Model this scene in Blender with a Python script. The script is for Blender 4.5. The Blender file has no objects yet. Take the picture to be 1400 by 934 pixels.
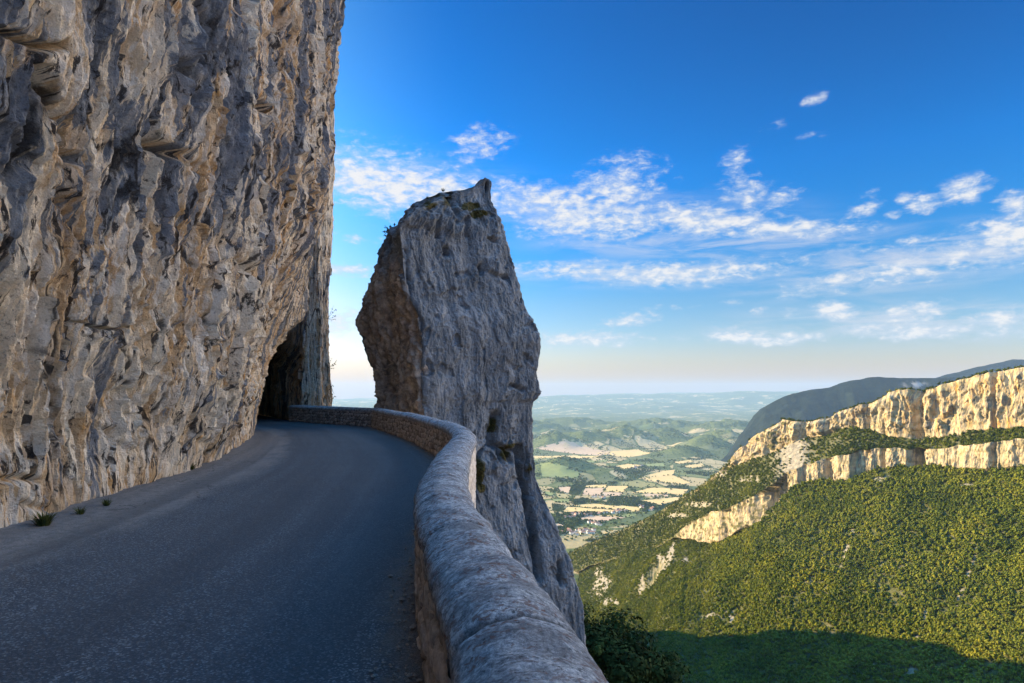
import bpy, math, random
import numpy as np
from mathutils import Vector

# ------------------------------------------------------------------ basics
rng = np.random.default_rng(7)
random.seed(7)
SC = bpy.context.scene
COL = SC.collection
F = 933.0            # focal length in pixels of the 1400 px wide photo (24 mm lens)
HX, HY = 700.0, 537.0
EYE = 1.75           # eye height above the road
SUN_AZ, SUN_EL = math.radians(-66), math.radians(19)   # azimuth from +Y (view), negative = left
SUND = np.array([math.sin(SUN_AZ)*math.cos(SUN_EL), math.cos(SUN_AZ)*math.cos(SUN_EL), math.sin(SUN_EL)])
VALLEY = -720.0


def W(px, py, Y):
    """sight line measured in the photo -> point at distance Y"""
    px = np.asarray(px, float); py = np.asarray(py, float); Y = np.asarray(Y, float)
    return np.stack(np.broadcast_arrays((px-HX)/F*Y, Y, EYE-(py-HY)/F*Y), -1)


def proj(P):
    Y = np.maximum(P[..., 1], 0.5)
    return HX+F*P[..., 0]/Y, HY+F*(EYE-P[..., 2])/Y


def tagp(o, label=None, cat=None, group=None, kind=None):
    if label: o['label'] = label
    if cat: o['category'] = cat
    if group: o['group'] = group
    if kind: o['kind'] = kind
    return o


def empty(name, loc, rz=0.0):
    o = bpy.data.objects.new(name, None)
    o.location = loc; o.rotation_euler = (0, 0, rz)
    COL.objects.link(o)
    return o


def mesh_obj(name, verts, faces, mat, parent=None, smooth=True, uv=None, attrs=None):
    """faces: (n,3) or (n,4) int array, or a list of such arrays"""
    verts = np.ascontiguousarray(verts, dtype=np.float32).reshape(-1, 3)
    if not isinstance(faces, list): faces = [faces]
    faces = [np.asarray(f, dtype=np.int32) for f in faces if len(f)]
    loops = np.concatenate([f.ravel() for f in faces])
    tot = np.concatenate([np.full(len(f), f.shape[1], np.int32) for f in faces])
    start = np.concatenate([[0], np.cumsum(tot)[:-1]]).astype(np.int32)
    me = bpy.data.meshes.new(name)
    me.vertices.add(len(verts)); me.vertices.foreach_set('co', verts.ravel())
    me.loops.add(len(loops)); me.loops.foreach_set('vertex_index', loops)
    me.polygons.add(len(tot)); me.polygons.foreach_set('loop_start', start); me.polygons.foreach_set('loop_total', tot)
    me.polygons.foreach_set('use_smooth', np.full(len(tot), bool(smooth)))
    if uv is not None:
        l = me.uv_layers.new(name='UVMap')
        l.data.foreach_set('uv', np.asarray(uv, np.float32).reshape(-1, 2)[loops].ravel())
    for k, v in (attrs or {}).items():
        v = np.asarray(v, np.float32)
        a = me.attributes.new(k, 'FLOAT', 'POINT'); a.data.foreach_set('value', v.ravel())
    me.update(calc_edges=True); me.validate()
    if mat is not None: me.materials.append(mat)
    o = bpy.data.objects.new(name, me)
    COL.objects.link(o)
    if parent is not None: o.parent = parent
    return o


def grid_faces(nr, nc, wrap=False):
    r = np.arange(nr-1)[:, None]; c = np.arange(nc if wrap else nc-1)[None, :]
    c2 = (c+1) % nc
    a = r*nc+c; b = r*nc+c2; d = (r+1)*nc+c; e = (r+1)*nc+c2
    return np.stack([a, b, e, d], -1).reshape(-1, 4)


# ------------------------------------------------------------------ noise
_perm = np.random.default_rng(3).permutation(256)
_perm = np.concatenate([_perm, _perm, _perm[:2]]).astype(np.int32)
_grad = np.random.default_rng(4).normal(size=(256, 3)); _grad /= np.linalg.norm(_grad, axis=1)[:, None]
_grad = _grad.astype(np.float32)


def perlin(p):
    p = np.asarray(p, np.float32)
    i = np.floor(p).astype(np.int32); f = p-i
    i &= 255
    u = f*f*f*(f*(f*6-15)+10)
    out = 0
    for dx in (0, 1):
        wx = u[..., 0] if dx else 1-u[..., 0]
        ix = _perm[i[..., 0]+dx]
        for dy in (0, 1):
            wy = u[..., 1] if dy else 1-u[..., 1]
            iy = _perm[ix+((i[..., 1]+dy) & 255)]
            for dz in (0, 1):
                wz = u[..., 2] if dz else 1-u[..., 2]
                g = _grad[_perm[iy+((i[..., 2]+dz) & 255)]]
                dot = g[..., 0]*(f[..., 0]-dx)+g[..., 1]*(f[..., 1]-dy)+g[..., 2]*(f[..., 2]-dz)
                out = out+wx*wy*wz*dot
    return out*1.5


def fbm(p, octv=4, gain=0.5, lac=2.03):
    p = np.asarray(p, np.float32); a = 1.0; s = 0
    for k in range(octv):
        s = s+a*perlin(p+17.3*k); p = p*lac; a *= gain
    return s


def ridged(p, octv=4, gain=0.5, lac=2.07):
    p = np.asarray(p, np.float32); a = 1.0; s = 0
    for k in range(octv):
        s = s+a*(1-2*np.abs(perlin(p+9.1*k))); p = p*lac; a *= gain
    return s


def v3(a, b, c=0.0):
    return np.stack(np.broadcast_arrays(np.asarray(a, np.float32), np.asarray(b, np.float32), np.asarray(c, np.float32)), -1)


def sstep(a, b, x):
    t = np.clip((x-a)/(b-a), 0, 1)
    return t*t*(3-2*t)


def facets(s, z, cw, ch, seed):
    """broken blocks on a face of s by z metres: (offset -1..1 with a tilt of its own, random tone) of the nearest block"""
    J = np.random.default_rng(seed).random((8192, 5)).astype(np.float32)
    gi, gj = np.floor(s/cw).astype(np.int32), np.floor(z/ch).astype(np.int32)
    d1 = np.full(s.shape, 9.0, np.float32); off = np.zeros(s.shape, np.float32); tn = np.zeros(s.shape, np.float32)
    for a in (-1, 0, 1):
        for b in (-1, 0, 1):
            i, j = gi+a, gj+b
            h = (i*157+j*311+i*j*13) & 8191
            u_ = s/cw-(i+0.5+0.9*(J[h, 0]-0.5)); v_ = z/ch-(j+0.5+0.9*(J[h, 1]-0.5)+0.5*(i & 1))
            d = np.abs(u_)**1.4+np.abs(v_)**1.4
            new = d < d1
            off = np.where(new, (J[h, 2]*2-1)+(J[h, 3]*2-1)*u_*1.6+(J[h, 4]-0.6)*v_*0.7, off); tn = np.where(new, J[h, 2]*0.5+J[h, 4]*0.5, tn); d1 = np.where(new, d, d1)
    return off, tn


def seg_dist(px, py, poly):
    """distance in photo pixels to a polyline"""
    d = np.full(np.shape(px), 1e9)
    for (x0, y0), (x1, y1) in zip(poly[:-1], poly[1:]):
        vx, vy = x1-x0, y1-y0
        t = np.clip(((px-x0)*vx+(py-y0)*vy)/(vx*vx+vy*vy+1e-9), 0, 1)
        d = np.minimum(d, np.hypot(px-x0-t*vx, py-y0-t*vy))
    return d


def smooth_path(pts, n, corner=None):
    """Catmull-Rom through pts, resampled to n points of even spacing"""
    pts = np.asarray(pts, float)
    P = np.vstack([2*pts[0]-pts[1], pts, 2*pts[-1]-pts[-2]])
    out = []
    for i in range(1, len(P)-2):
        t = np.linspace(0, 1, 40, endpoint=False)[:, None]
        a, b, c, d = P[i-1], P[i], P[i+1], P[i+2]
        out.append(0.5*((2*b)+(-a+c)*t+(2*a-5*b+4*c-d)*t*t+(-a+3*b-3*c+d)*t**3))
    out.append(P[-2][None]); out = np.vstack(out)
    L = np.concatenate([[0], np.cumsum(np.linalg.norm(np.diff(out, axis=0), axis=1))])
    s = np.linspace(0, L[-1], n)
    return np.stack([np.interp(s, L, out[:, k]) for k in range(out.shape[1])], -1), s


# ------------------------------------------------------------------ shader helpers
class NT:
    def __init__(self, name):
        self.m = bpy.data.materials.new(name); self.m.use_nodes = True
        self.t = self.m.node_tree; self.n = self.t.nodes; self.l = self.t.links
        self.b = self.n['Principled BSDF']
        self.b.inputs['Roughness'].default_value = 0.9
        self.b.inputs['Specular IOR Level'].default_value = 0.25
        self._wire()

    def _wire(self): pass

    def put(self, sock, v):
        if isinstance(v, (int, float)): sock.default_value = v
        elif isinstance(v, (tuple, list)):
            sock.default_value = tuple(v)+((1.0,) if len(v) == 3 and len(sock.default_value) == 4 else ())
        else: self.l.new(v, sock)

    def node(self, typ, ins=None, **kw):
        n = self.n.new(typ)
        for k, v in kw.items(): setattr(n, k, v)
        for k, v in (ins or {}).items(): self.put(n.inputs[k], v)
        return n

    def uv(self): return self.node('ShaderNodeUVMap').outputs[0]
    def obj(self): return self.node('ShaderNodeTexCoord').outputs['Object']
    def geo(self): return self.node('ShaderNodeNewGeometry').outputs['Position']
    def attr(self, name): return self.node('ShaderNodeAttribute', attribute_name=name).outputs['Fac']

    def scale(self, vec, s, off=(0, 0, 0)):
        return self.node('ShaderNodeMapping', {'Vector': vec, 'Scale': s, 'Location': off}).outputs[0]

    def noise(self, vec, scale, detail=6, rough=0.55, dist=0.0, lac=2.0):
        return self.node('ShaderNodeTexNoise', {'Vector': vec, 'Scale': scale, 'Detail': detail, 'Roughness': rough, 'Distortion': dist, 'Lacunarity': lac}).outputs['Fac']

    def voro(self, vec, scale, feature='F1', out='Distance', rand=1.0):
        return self.node('ShaderNodeTexVoronoi', {'Vector': vec, 'Scale': scale, 'Randomness': rand}, feature=feature).outputs[out]

    def math(self, op, a, b=0.0, clamp=False):
        n = self.node('ShaderNodeMath', operation=op, use_clamp=clamp)
        self.put(n.inputs[0], a); self.put(n.inputs[1], b)
        return n.outputs[0]

    def rng(self, v, a, b, c=0.0, d=1.0, smooth=True):
        return self.node('ShaderNodeMapRange', {'Value': v, 'From Min': a, 'From Max': b, 'To Min': c, 'To Max': d},
                         interpolation_type='SMOOTHSTEP' if smooth else 'LINEAR').outputs[0]

    def mix(self, fac, a, b, blend='MIX'):
        n = self.node('ShaderNodeMix', data_type='RGBA', blend_type=blend)
        self.put(n.inputs[0], fac); self.put(n.inputs[6], a); self.put(n.inputs[7], b)
        return n.outputs[2]

    def ramp(self, fac, stops):
        n = self.node('ShaderNodeValToRGB'); self.l.new(fac, n.inputs[0])
        e = n.color_ramp.elements
        while len(e) < len(stops): e.new(0.5)
        for el, (p, c) in zip(e, stops):
            el.position = p; el.color = tuple(c)+(1.0,)
        return n.outputs[0]

    def bump(self, h, dist=0.02, strength=1.0, normal=None):
        n = self.node('ShaderNodeBump', {'Height': h, 'Distance': dist, 'Strength': strength})
        if normal is not None: self.l.new(normal, n.inputs['Normal'])
        return n.outputs[0]

    def out(self, color, normal=None, rough=None, spec=None):
        self.put(self.b.inputs['Base Color'], color)
        if normal is not None: self.l.new(normal, self.b.inputs['Normal'])
        if rough is not None: self.put(self.b.inputs['Roughness'], rough)
        if spec is not None: self.put(self.b.inputs['Specular IOR Level'], spec)
        return self.m


def mat_cliff():
    t = NT('cliff_limestone')
    uv = t.uv(); pos = t.geo()
    warp = t.noise(t.scale(uv, (0.5, 0.5, 1)), 1.0, 3)
    uvw = t.node('ShaderNodeVectorMath', {0: uv, 1: t.node('ShaderNodeVectorMath', {0: t.node('ShaderNodeTexNoise', {'Vector': t.scale(uv, (1, 0.22, 1)), 'Scale': 0.9, 'Detail': 5}).outputs['Color'], 1: (0.3, 0.5, 0)}, operation='MULTIPLY').outputs[0]}, operation='ADD').outputs[0]
    st1 = t.noise(t.scale(uvw, (0.95, 0.10, 1)), 1.9, 9, 0.64)
    st2 = t.noise(t.scale(uvw, (1.0, 0.11, 1), (5, 3, 0)), 6.5, 9, 0.70)
    st3 = t.noise(t.scale(uvw, (1.0, 0.09, 1), (15, 8, 0)), 9.0, 9, 0.70)
    iso = t.noise(pos, 0.55, 8, 0.6)
    iso2 = t.noise(pos, 3.2, 10, 0.7)
    fine = t.noise(pos, 14, 8, 0.7)
    c = t.mix(t.rng(iso, 0.38, 0.58), (0.70, 0.54, 0.36), (0.56, 0.385, 0.215))
    c = t.mix(t.math('MULTIPLY', t.math('MULTIPLY', t.rng(iso2, 0.50, 0.62), t.rng(iso, 0.42, 0.54)), 0.9), c, (0.58, 0.31, 0.10))       # ochre
    c = t.mix(t.math('MULTIPLY', t.rng(st2, 0.475, 0.54), 0.9), c, (0.80, 0.73, 0.63))          # pale calcite runs
    c = t.mix(t.math('MULTIPLY', t.rng(t.noise(t.scale(pos, (1, 1, 0.5)), 2.0, 9, 0.72), 0.55, 0.64), 0.75), c, (0.80, 0.72, 0.62))
    blk = t.attr('block')
    c = t.mix(t.math('MULTIPLY', t.rng(blk, 0.52, 0.66), 0.75), c, (0.80, 0.70, 0.55))
    c = t.mix(t.math('MULTIPLY', t.rng(blk, 0.46, 0.30), 0.55), c, (0.43, 0.285, 0.155))
    slate = t.mix(t.rng(iso2, 0.35, 0.65), (0.085, 0.112, 0.155), (0.19, 0.22, 0.265))
    slate = t.mix(t.rng(st3, 0.5, 0.65), slate, (0.34, 0.34, 0.34))
    k = t.math('ADD', t.rng(st1, 0.40, 0.60, -0.35, 0.75), t.attr('streak'))
    k = t.math('ADD', k, t.rng(st3, 0.35, 0.65, -0.3, 0.3))
    k = t.math('ADD', k, t.rng(blk, 0.3, 0.7, 0.14, -0.14), True)
    c = t.mix(t.math('MULTIPLY', t.rng(k, 0.33, 0.55), 0.94), c, slate)
    c = t.mix(t.math('MULTIPLY', t.rng(t.noise(t.scale(uvw, (1, 0.14, 1)), 11.0, 8, 0.72), 0.55, 0.60), 0.92), c, (0.030, 0.028, 0.030))
    fis = t.voro(t.scale(uvw, (2.2, 0.36, 1), (2, 7, 0)), 1.0, 'DISTANCE_TO_EDGE', 'Distance')
    fis = t.math('ADD', fis, t.math('MULTIPLY', t.math('SUBTRACT', iso2, 0.5), 0.12))
    fmask = t.rng(t.noise(pos, 0.8, 3), 0.42, 0.55)
    fisk = t.math('MULTIPLY', t.rng(fis, 0.005, 0.035, 1.0, 0.0), fmask)
    c = t.mix(t.math('MULTIPLY', fisk, 0.9), c, (0.022, 0.020, 0.020))
    c = t.mix(t.attr('stain'), c, (0.80, 0.80, 0.78))
    c = t.mix(0.55, c, t.ramp(fine, [(0.35, (0.20, 0.18, 0.16)), (0.46, (1, 1, 1)), (0.72, (1, 1, 1))]), 'MULTIPLY')
    h = t.math('ADD', t.math('MULTIPLY', iso2, 1.2), t.math('MULTIPLY', fine, 0.45))
    h = t.math('ADD', h, t.math('MULTIPLY', st3, 0.9))
    h = t.math('ADD', h, t.math('MULTIPLY', fisk, -0.5))
    n = t.bump(h, 0.12, 1.0)
    n = t.bump(t.noise(pos, 45, 5, 0.7), 0.03, 1.0, n)
    return t.out(c, n, 0.85)


def mat_pinnacle():
    t = NT('grey_limestone')
    pos = t.obj()
    v = t.noise(t.scale(pos, (1, 1, 0.38)), 1.3, 10, 0.66, 0.4)
    iso = t.noise(pos, 2.0, 10, 0.68)
    fine = t.noise(pos, 9, 8, 0.72)
    cool = t.ramp(v, [(0.30, (0.065, 0.079, 0.093)), (0.5, (0.16, 0.183, 0.203)), (0.70, (0.30, 0.325, 0.345))])
    cool = t.mix(t.math('MULTIPLY', t.rng(fine, 0.57, 0.68), 0.6), cool, (0.48, 0.49, 0.49))
    cool = t.mix(t.math('MULTIPLY', t.rng(t.noise(pos, 5, 7, 0.7), 0.57, 0.66), 0.75), cool, (0.045, 0.047, 0.05))
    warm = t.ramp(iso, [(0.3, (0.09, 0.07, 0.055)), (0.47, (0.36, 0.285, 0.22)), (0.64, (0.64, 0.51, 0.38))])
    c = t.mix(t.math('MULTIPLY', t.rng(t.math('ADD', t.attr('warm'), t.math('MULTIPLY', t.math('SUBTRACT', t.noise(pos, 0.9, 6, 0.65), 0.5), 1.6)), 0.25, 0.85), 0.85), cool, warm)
    moss = t.ramp(fine, [(0.35, (0.022, 0.020, 0.008)), (0.65, (0.10, 0.085, 0.02))])
    c = t.mix(t.rng(t.math('ADD', t.attr('moss'), t.math('MULTIPLY', t.math('SUBTRACT', iso, 0.5), 0.9)), 0.35, 0.6), c, moss)
    c = t.mix(t.attr('stain'), c, (0.55, 0.54, 0.50))
    h = t.math('ADD', iso, t.math('MULTIPLY', fine, 0.5))
    n = t.bump(h, 0.15, 1.0)
    n = t.bump(t.noise(pos, 30, 6, 0.7), 0.03, 0.8, n)
    return t.out(c, n, 0.85)


def mat_asphalt():
    t = NT('asphalt')
    uv = t.uv(); pos = t.geo()
    big = t.noise(pos, 0.35, 6, 0.6)
    spk = t.voro(pos, 72, 'F1', 'Color')
    spkv = t.node('ShaderNodeSeparateColor', {0: spk}).outputs[0]
    sp2 = t.noise(pos, 130, 2, 0.6)
    c = t.mix(t.rng(big, 0.3, 0.7), (0.027, 0.035, 0.044), (0.041, 0.050, 0.060))
    c = t.mix(t.rng(spkv, 0.66, 1.0), c, (0.17, 0.18, 0.19))
    c = t.mix(t.math('MULTIPLY', t.rng(spkv, 0.0, 0.3, 1.0, 0.0), 0.7), c, (0.018, 0.019, 0.02))
    c = t.mix(t.math('MULTIPLY', t.rng(t.noise(pos, 38, 3, 0.6), 0.66, 0.72), 0.6), c, (0.22, 0.22, 0.21))
    # dusty margin under the cliff, dirt along the parapet
    sep = t.node('ShaderNodeSeparateXYZ', {0: uv})
    wob = t.math('MULTIPLY', t.math('SUBTRACT', t.noise(t.scale(uv, (1.0, 0.35, 1)), 1.0, 5, 0.6), 0.5), 1.9)
    dl = t.math('ADD', sep.outputs[0], wob)
    verge = t.rng(dl, 0.95, 1.75, 1.0, 0.0)
    dust = t.mix(t.rng(t.noise(pos, 8, 7, 0.7), 0.35, 0.65), (0.105, 0.10, 0.095), (0.185, 0.175, 0.165))
    dust = t.mix(t.rng(spkv, 0.8, 1.0, 0.0, 0.6), dust, (0.32, 0.31, 0.29))
    c = t.mix(t.math('MULTIPLY', verge, 0.85), c, dust)
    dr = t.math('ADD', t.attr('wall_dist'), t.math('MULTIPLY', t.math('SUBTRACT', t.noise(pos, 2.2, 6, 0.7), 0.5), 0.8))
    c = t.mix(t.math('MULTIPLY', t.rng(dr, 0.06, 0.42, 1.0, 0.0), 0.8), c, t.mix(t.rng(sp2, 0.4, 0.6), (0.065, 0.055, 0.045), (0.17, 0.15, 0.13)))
    # rolled wheel lanes are a little smoother and darker
    lane = t.noise(t.scale(uv, (1.1, 0.02, 1)), 1.0, 3)
    c = t.mix(t.math('MULTIPLY', t.rng(lane, 0.42, 0.62), 0.5), c, (0.024, 0.028, 0.033))
    wear = t.noise(t.scale(uv, (0.8, 0.06, 1), (4, 9, 0)), 1.3, 6, 0.65)
    c = t.mix(t.math('MULTIPLY', t.rng(wear, 0.50, 0.70), 0.35), c, (0.085, 0.09, 0.095))
    crk = t.voro(t.node('ShaderNodeVectorMath', {0: pos, 1: t.node('ShaderNodeVectorMath', {0: t.node('ShaderNodeTexNoise', {'Vector': pos, 'Scale': 1.6, 'Detail': 6}).outputs['Color'], 1: (1.2, 1.2, 0)}, operation='MULTIPLY').outputs[0]}, operation='ADD').outputs[0], 0.42, 'DISTANCE_TO_EDGE')
    crk = t.math('MULTIPLY', t.rng(crk, 0.002, 0.008, 1.0, 0.0), t.rng(t.noise(pos, 0.23, 3), 0.50, 0.60))
    c = t.mix(t.math('MULTIPLY', crk, 0.75), c, (0.012, 0.013, 0.014))
    n = t.bump(t.math('ADD', spkv, sp2), 0.006, 0.8)
    return t.out(c, n, t.rng(spkv, 0, 1, 0.62, 0.85), 0.35)


def mat_coping():
    t = NT('mossy_coping_stone')
    pos = t.obj()
    a = t.noise(pos, 5, 9, 0.7)
    b = t.math('ADD', t.math('MULTIPLY', t.noise(pos, 44, 7, 0.78), 0.68), t.math('MULTIPLY', t.noise(pos, 13, 5, 0.65, 0.5), 0.32))
    c = t.ramp(b, [(0.38, (0.055, 0.062, 0.07)), (0.47, (0.24, 0.265, 0.29)), (0.55, (0.44, 0.47, 0.50)), (0.64, (0.74, 0.76, 0.77))])
    c = t.mix(t.math('MULTIPLY', t.rng(a, 0.45, 0.60), 0.6), c, (0.115, 0.12, 0.13))
    # rusty lichen grows in spots
    rl = t.math('MULTIPLY', t.rng(t.noise(pos, 3.1, 4, 0.6), 0.45, 0.55), t.rng(t.noise(pos, 24, 5, 0.65, 0.6), 0.52, 0.58))
    c = t.mix(t.math('MULTIPLY', rl, 0.65), c, t.mix(t.rng(b, 0.4, 0.6), (0.20, 0.075, 0.04), (0.09, 0.045, 0.03)))
    c = t.mix(t.math('MULTIPLY', t.rng(t.noise(pos, 34, 6, 0.7), 0.60, 0.66), 0.8), c, (0.03, 0.032, 0.034))
    c = t.mix(t.math('MULTIPLY', t.attr('joint'), 0.8), c, (0.035, 0.036, 0.038))
    h = t.math('ADD', b, t.math('MULTIPLY', t.noise(pos, 70, 5, 0.75), 0.6))
    n = t.bump(h, 0.03, 1.0)
    return t.out(c, n, 0.9)


def mat_masonry():
    t = NT('rubble_masonry')
    pos = t.obj()
    r = t.attr('stone'); m = t.attr('mortar')
    b = t.noise(pos, 11, 8, 0.7)
    st = t.ramp(r, [(0.0, (0.22, 0.20, 0.185)), (0.35, (0.36, 0.32, 0.29)), (0.7, (0.50, 0.45, 0.41)), (1.0, (0.40, 0.39, 0.38))])
    st = t.mix(0.7, st, t.ramp(b, [(0.3, (0.3, 0.3, 0.3)), (0.6, (1, 1, 1))]), 'MULTIPLY')
    c = t.mix(m, st, t.mix(t.rng(b, 0.4, 0.6), (0.025, 0.022, 0.02), (0.06, 0.054, 0.048)))
    c = t.mix(t.math('MULTIPLY', t.attr('pale'), t.rng(t.noise(pos, 3, 6, 0.7), 0.35, 0.55)), c, (0.62, 0.58, 0.52))
    n = t.bump(b, 0.03, 1.0)
    return t.out(c, n, 0.9)


def mat_far_rock():
    t = NT('sunlit_limestone')
    uv = t.uv(); pos = t.geo()
    st = t.noise(t.scale(uv, (1, 0.16, 1)), 0.09, 8, 0.62)
    st2 = t.noise(t.scale(uv, (1, 0.13, 1), (90, 0, 0)), 0.20, 8, 0.68)
    iso = t.noise(pos, 0.05, 9, 0.65)
    c = t.mix(t.rng(iso, 0.35, 0.65), (0.50, 0.39, 0.225), (0.40, 0.31, 0.175))
    c = t.mix(t.math('MULTIPLY', t.math('MULTIPLY', t.rng(st, 0.48, 0.60), 0.9), t.attr('ochre')), c, (0.52, 0.27, 0.06))
    c = t.mix(t.math('MULTIPLY', t.rng(st2, 0.475, 0.575), 0.85), c, (0.145, 0.132, 0.115))
    c = t.mix(t.math('MULTIPLY', t.rng(t.noise(t.scale(uv, (0.12, 1, 1), (7, 0, 0)), 0.22, 6, 0.65), 0.57, 0.64), 0.6), c, (0.17, 0.15, 0.125))
    c = t.mix(t.math('MULTIPLY', t.rng(t.noise(t.scale(uv, (1, 0.2, 1), (33, 5, 0)), 0.13, 8, 0.6), 0.52, 0.62), 0.8), c, (0.60, 0.47, 0.28))
    ground = t.mix(t.rng(t.noise(pos, 0.03, 8, 0.65), 0.4, 0.62), (0.055, 0.064, 0.018), (0.105, 0.10, 0.035))
    scree = t.mix(t.rng(t.noise(pos, 0.12, 8, 0.7), 0.35, 0.65), (0.17, 0.15, 0.115), (0.34, 0.295, 0.215))
    ground = t.mix(t.attr('scree'), ground, scree)
    c = t.mix(t.attr('rock'), ground, c)
    n = t.bump(t.noise(t.scale(pos, (1, 1, 0.5)), 0.18, 9, 0.7), 3.5, 1.0)
    return t.out(c, n, 0.92, 0.1)


def mat_leaves(name, dark, mid, light, scl=1.0):
    t = NT(name)
    r = t.attr('tone'); pos = t.geo()
    v = t.noise(pos, 0.9*scl, 4, 0.6)
    f = t.math('ADD', t.math('MULTIPLY', r, 0.8), t.math('MULTIPLY', t.math('SUBTRACT', v, 0.4), 0.6), True)
    c = t.ramp(f, [(0.05, dark), (0.45, mid), (0.95, light)])
    t.b.inputs['Subsurface Weight'].default_value = 0.0
    return t.out(c, None, 0.8, 0.06)


def mat_plain(name, col, rough=0.85, var=0.35, sc=3.0):
    t = NT(name); pos = t.obj()
    b = t.noise(pos, sc, 7, 0.65)
    c = t.mix(var, col, t.ramp(b, [(0.3, tuple(x*0.4 for x in col)), (0.7, tuple(min(1, x*1.5) for x in col))]))
    return t.out(c, t.bump(b, 0.02/sc*3, 0.6), rough)


def mat_valley():
    t = NT('valley_farmland')
    pos = t.geo()
    xy = t.scale(pos, (1, 1, 0))
    wv = t.node('ShaderNodeVectorMath', {0: xy, 1: t.node('ShaderNodeVectorMath', {0: t.node('ShaderNodeTexNoise', {'Vector': xy, 'Scale': 0.0012, 'Detail': 3}).outputs['Color'], 1: (320, 320, 0)}, operation='MULTIPLY').outputs[0]}, operation='ADD').outputs[0]
    vc = t.voro(t.scale(wv, (1, 0.55, 1)), 1/300, 'F1', 'Color')
    cell = t.node('ShaderNodeSeparateColor', {0: vc})
    edge = t.voro(t.scale(wv, (1, 0.55, 1)), 1/300, 'DISTANCE_TO_EDGE', 'Distance')
    fld = t.ramp(cell.outputs[0], [(0.0, (0.10, 0.125, 0.055)), (0.22, (0.16, 0.17, 0.075)), (0.34, (0.42, 0.32, 0.16)), (0.70, (0.50, 0.38, 0.20)), (0.85, (0.30, 0.26, 0.11)), (1.0, (0.11, 0.15, 0.055))])
    fld = t.mix(0.35, fld, t.ramp(t.noise(xy, 0.02, 6, 0.7), [(0.3, (0.6, 0.6, 0.6)), (0.7, (1, 1, 1))]), 'MULTIPLY')
    wood = t.mix(t.rng(t.noise(xy, 0.03, 6, 0.75), 0.35, 0.65), (0.055, 0.075, 0.025), (0.15, 0.165, 0.06))
    c = t.mix(t.rng(edge, 0.03, 0.07, 1.0, 0.0), fld, wood)
    patch = t.noise(xy, 0.0011, 7, 0.62)
    c = t.mix(t.rng(t.math('ADD', patch, t.attr('wood')), 0.56, 0.60), c, wood)
    n = t.bump(t.noise(xy, 0.03, 6, 0.75), 12.0, 0.7)
    return t.out(c, n, 0.95, 0.05)


def mat_forest_ground(name, a, b, cliffc, sc):
    t = NT(name); pos = t.geo()
    f = t.noise(pos, sc, 9, 0.7)
    c = t.mix(t.rng(f, 0.35, 0.65), a, b)
    c = t.mix(t.attr('rock'), c, cliffc)
    return t.out(c, t.bump(f, 1.0/sc*0.35, 1.0), 0.95, 0.05)


M_CLIFF = mat_cliff(); M_PIN = mat_pinnacle(); M_ASPH = mat_asphalt(); M_COP = mat_coping(); M_MAS = mat_masonry()
M_FAR = mat_far_rock(); M_VAL = mat_valley()
M_TREE = mat_leaves('forest_leaves', (0.038, 0.054, 0.007), (0.108, 0.122, 0.012), (0.23, 0.205, 0.02), 0.25)
M_SHRUB = mat_leaves('shrub_leaves', (0.012, 0.022, 0.007), (0.032, 0.055, 0.015), (0.065, 0.10, 0.025), 1.0)
M_VTREE = mat_leaves('valley_tree_leaves', (0.030, 0.048, 0.015), (0.080, 0.105, 0.028), (0.17, 0.18, 0.05), 0.05)
M_BARK = mat_plain('bark', (0.09, 0.07, 0.05), 0.95, 0.5, 5)
M_GRASS = mat_leaves('grass_blades', (0.03, 0.035, 0.01), (0.06, 0.075, 0.02), (0.16, 0.13, 0.05), 3.0)
M_GRAVEL = mat_plain('gravel_stone', (0.20, 0.175, 0.15), 0.95, 0.6, 20)
M_STRAW = mat_plain('stubble_field', (0.60, 0.41, 0.165), 0.95, 0.25, 0.02)
M_EARTH = mat_plain('ploughed_field', (0.50, 0.34, 0.21), 0.95, 0.25, 0.02)
M_MEADOW = mat_plain('meadow_field', (0.20, 0.22, 0.075), 0.95, 0.3, 0.02)
M_HWALL = mat_plain('render_wall', (0.78, 0.73, 0.66), 0.9, 0.15, 0.3)
M_ROOF = mat_plain('clay_tile', (0.33, 0.17, 0.11), 0.9, 0.3, 0.3)

# ------------------------------------------------------------------ parapet line (plan), shared by wall, road and hillside
WALL_A = [(1.35, -25), (1.1, -14), (0.75, -6), (0.47, -1.5), (0.085, 1.88), (-0.225, 3.7), (-0.62, 6.1), (-0.84, 10.2), (-1.0, 14), (-1.75, 18.2), (-3.7, 25.3), (-6.2, 32.6), (-6.95, 34.9)]
WALL_B = [(-6.95, 34.9), (-9.6, 37.8), (-13.6, 42.2)]
WALL_H = 0.95
wa, sa = smooth_path(WALL_A, 1500)
wb, sb = smooth_path(WALL_B, 240)


def path_normal(p):
    d = np.gradient(p, axis=0); d /= np.linalg.norm(d, axis=1)[:, None]
    return np.stack([d[:, 1], -d[:, 0]], -1), d          # right hand side of travel = outside of the bend


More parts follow.
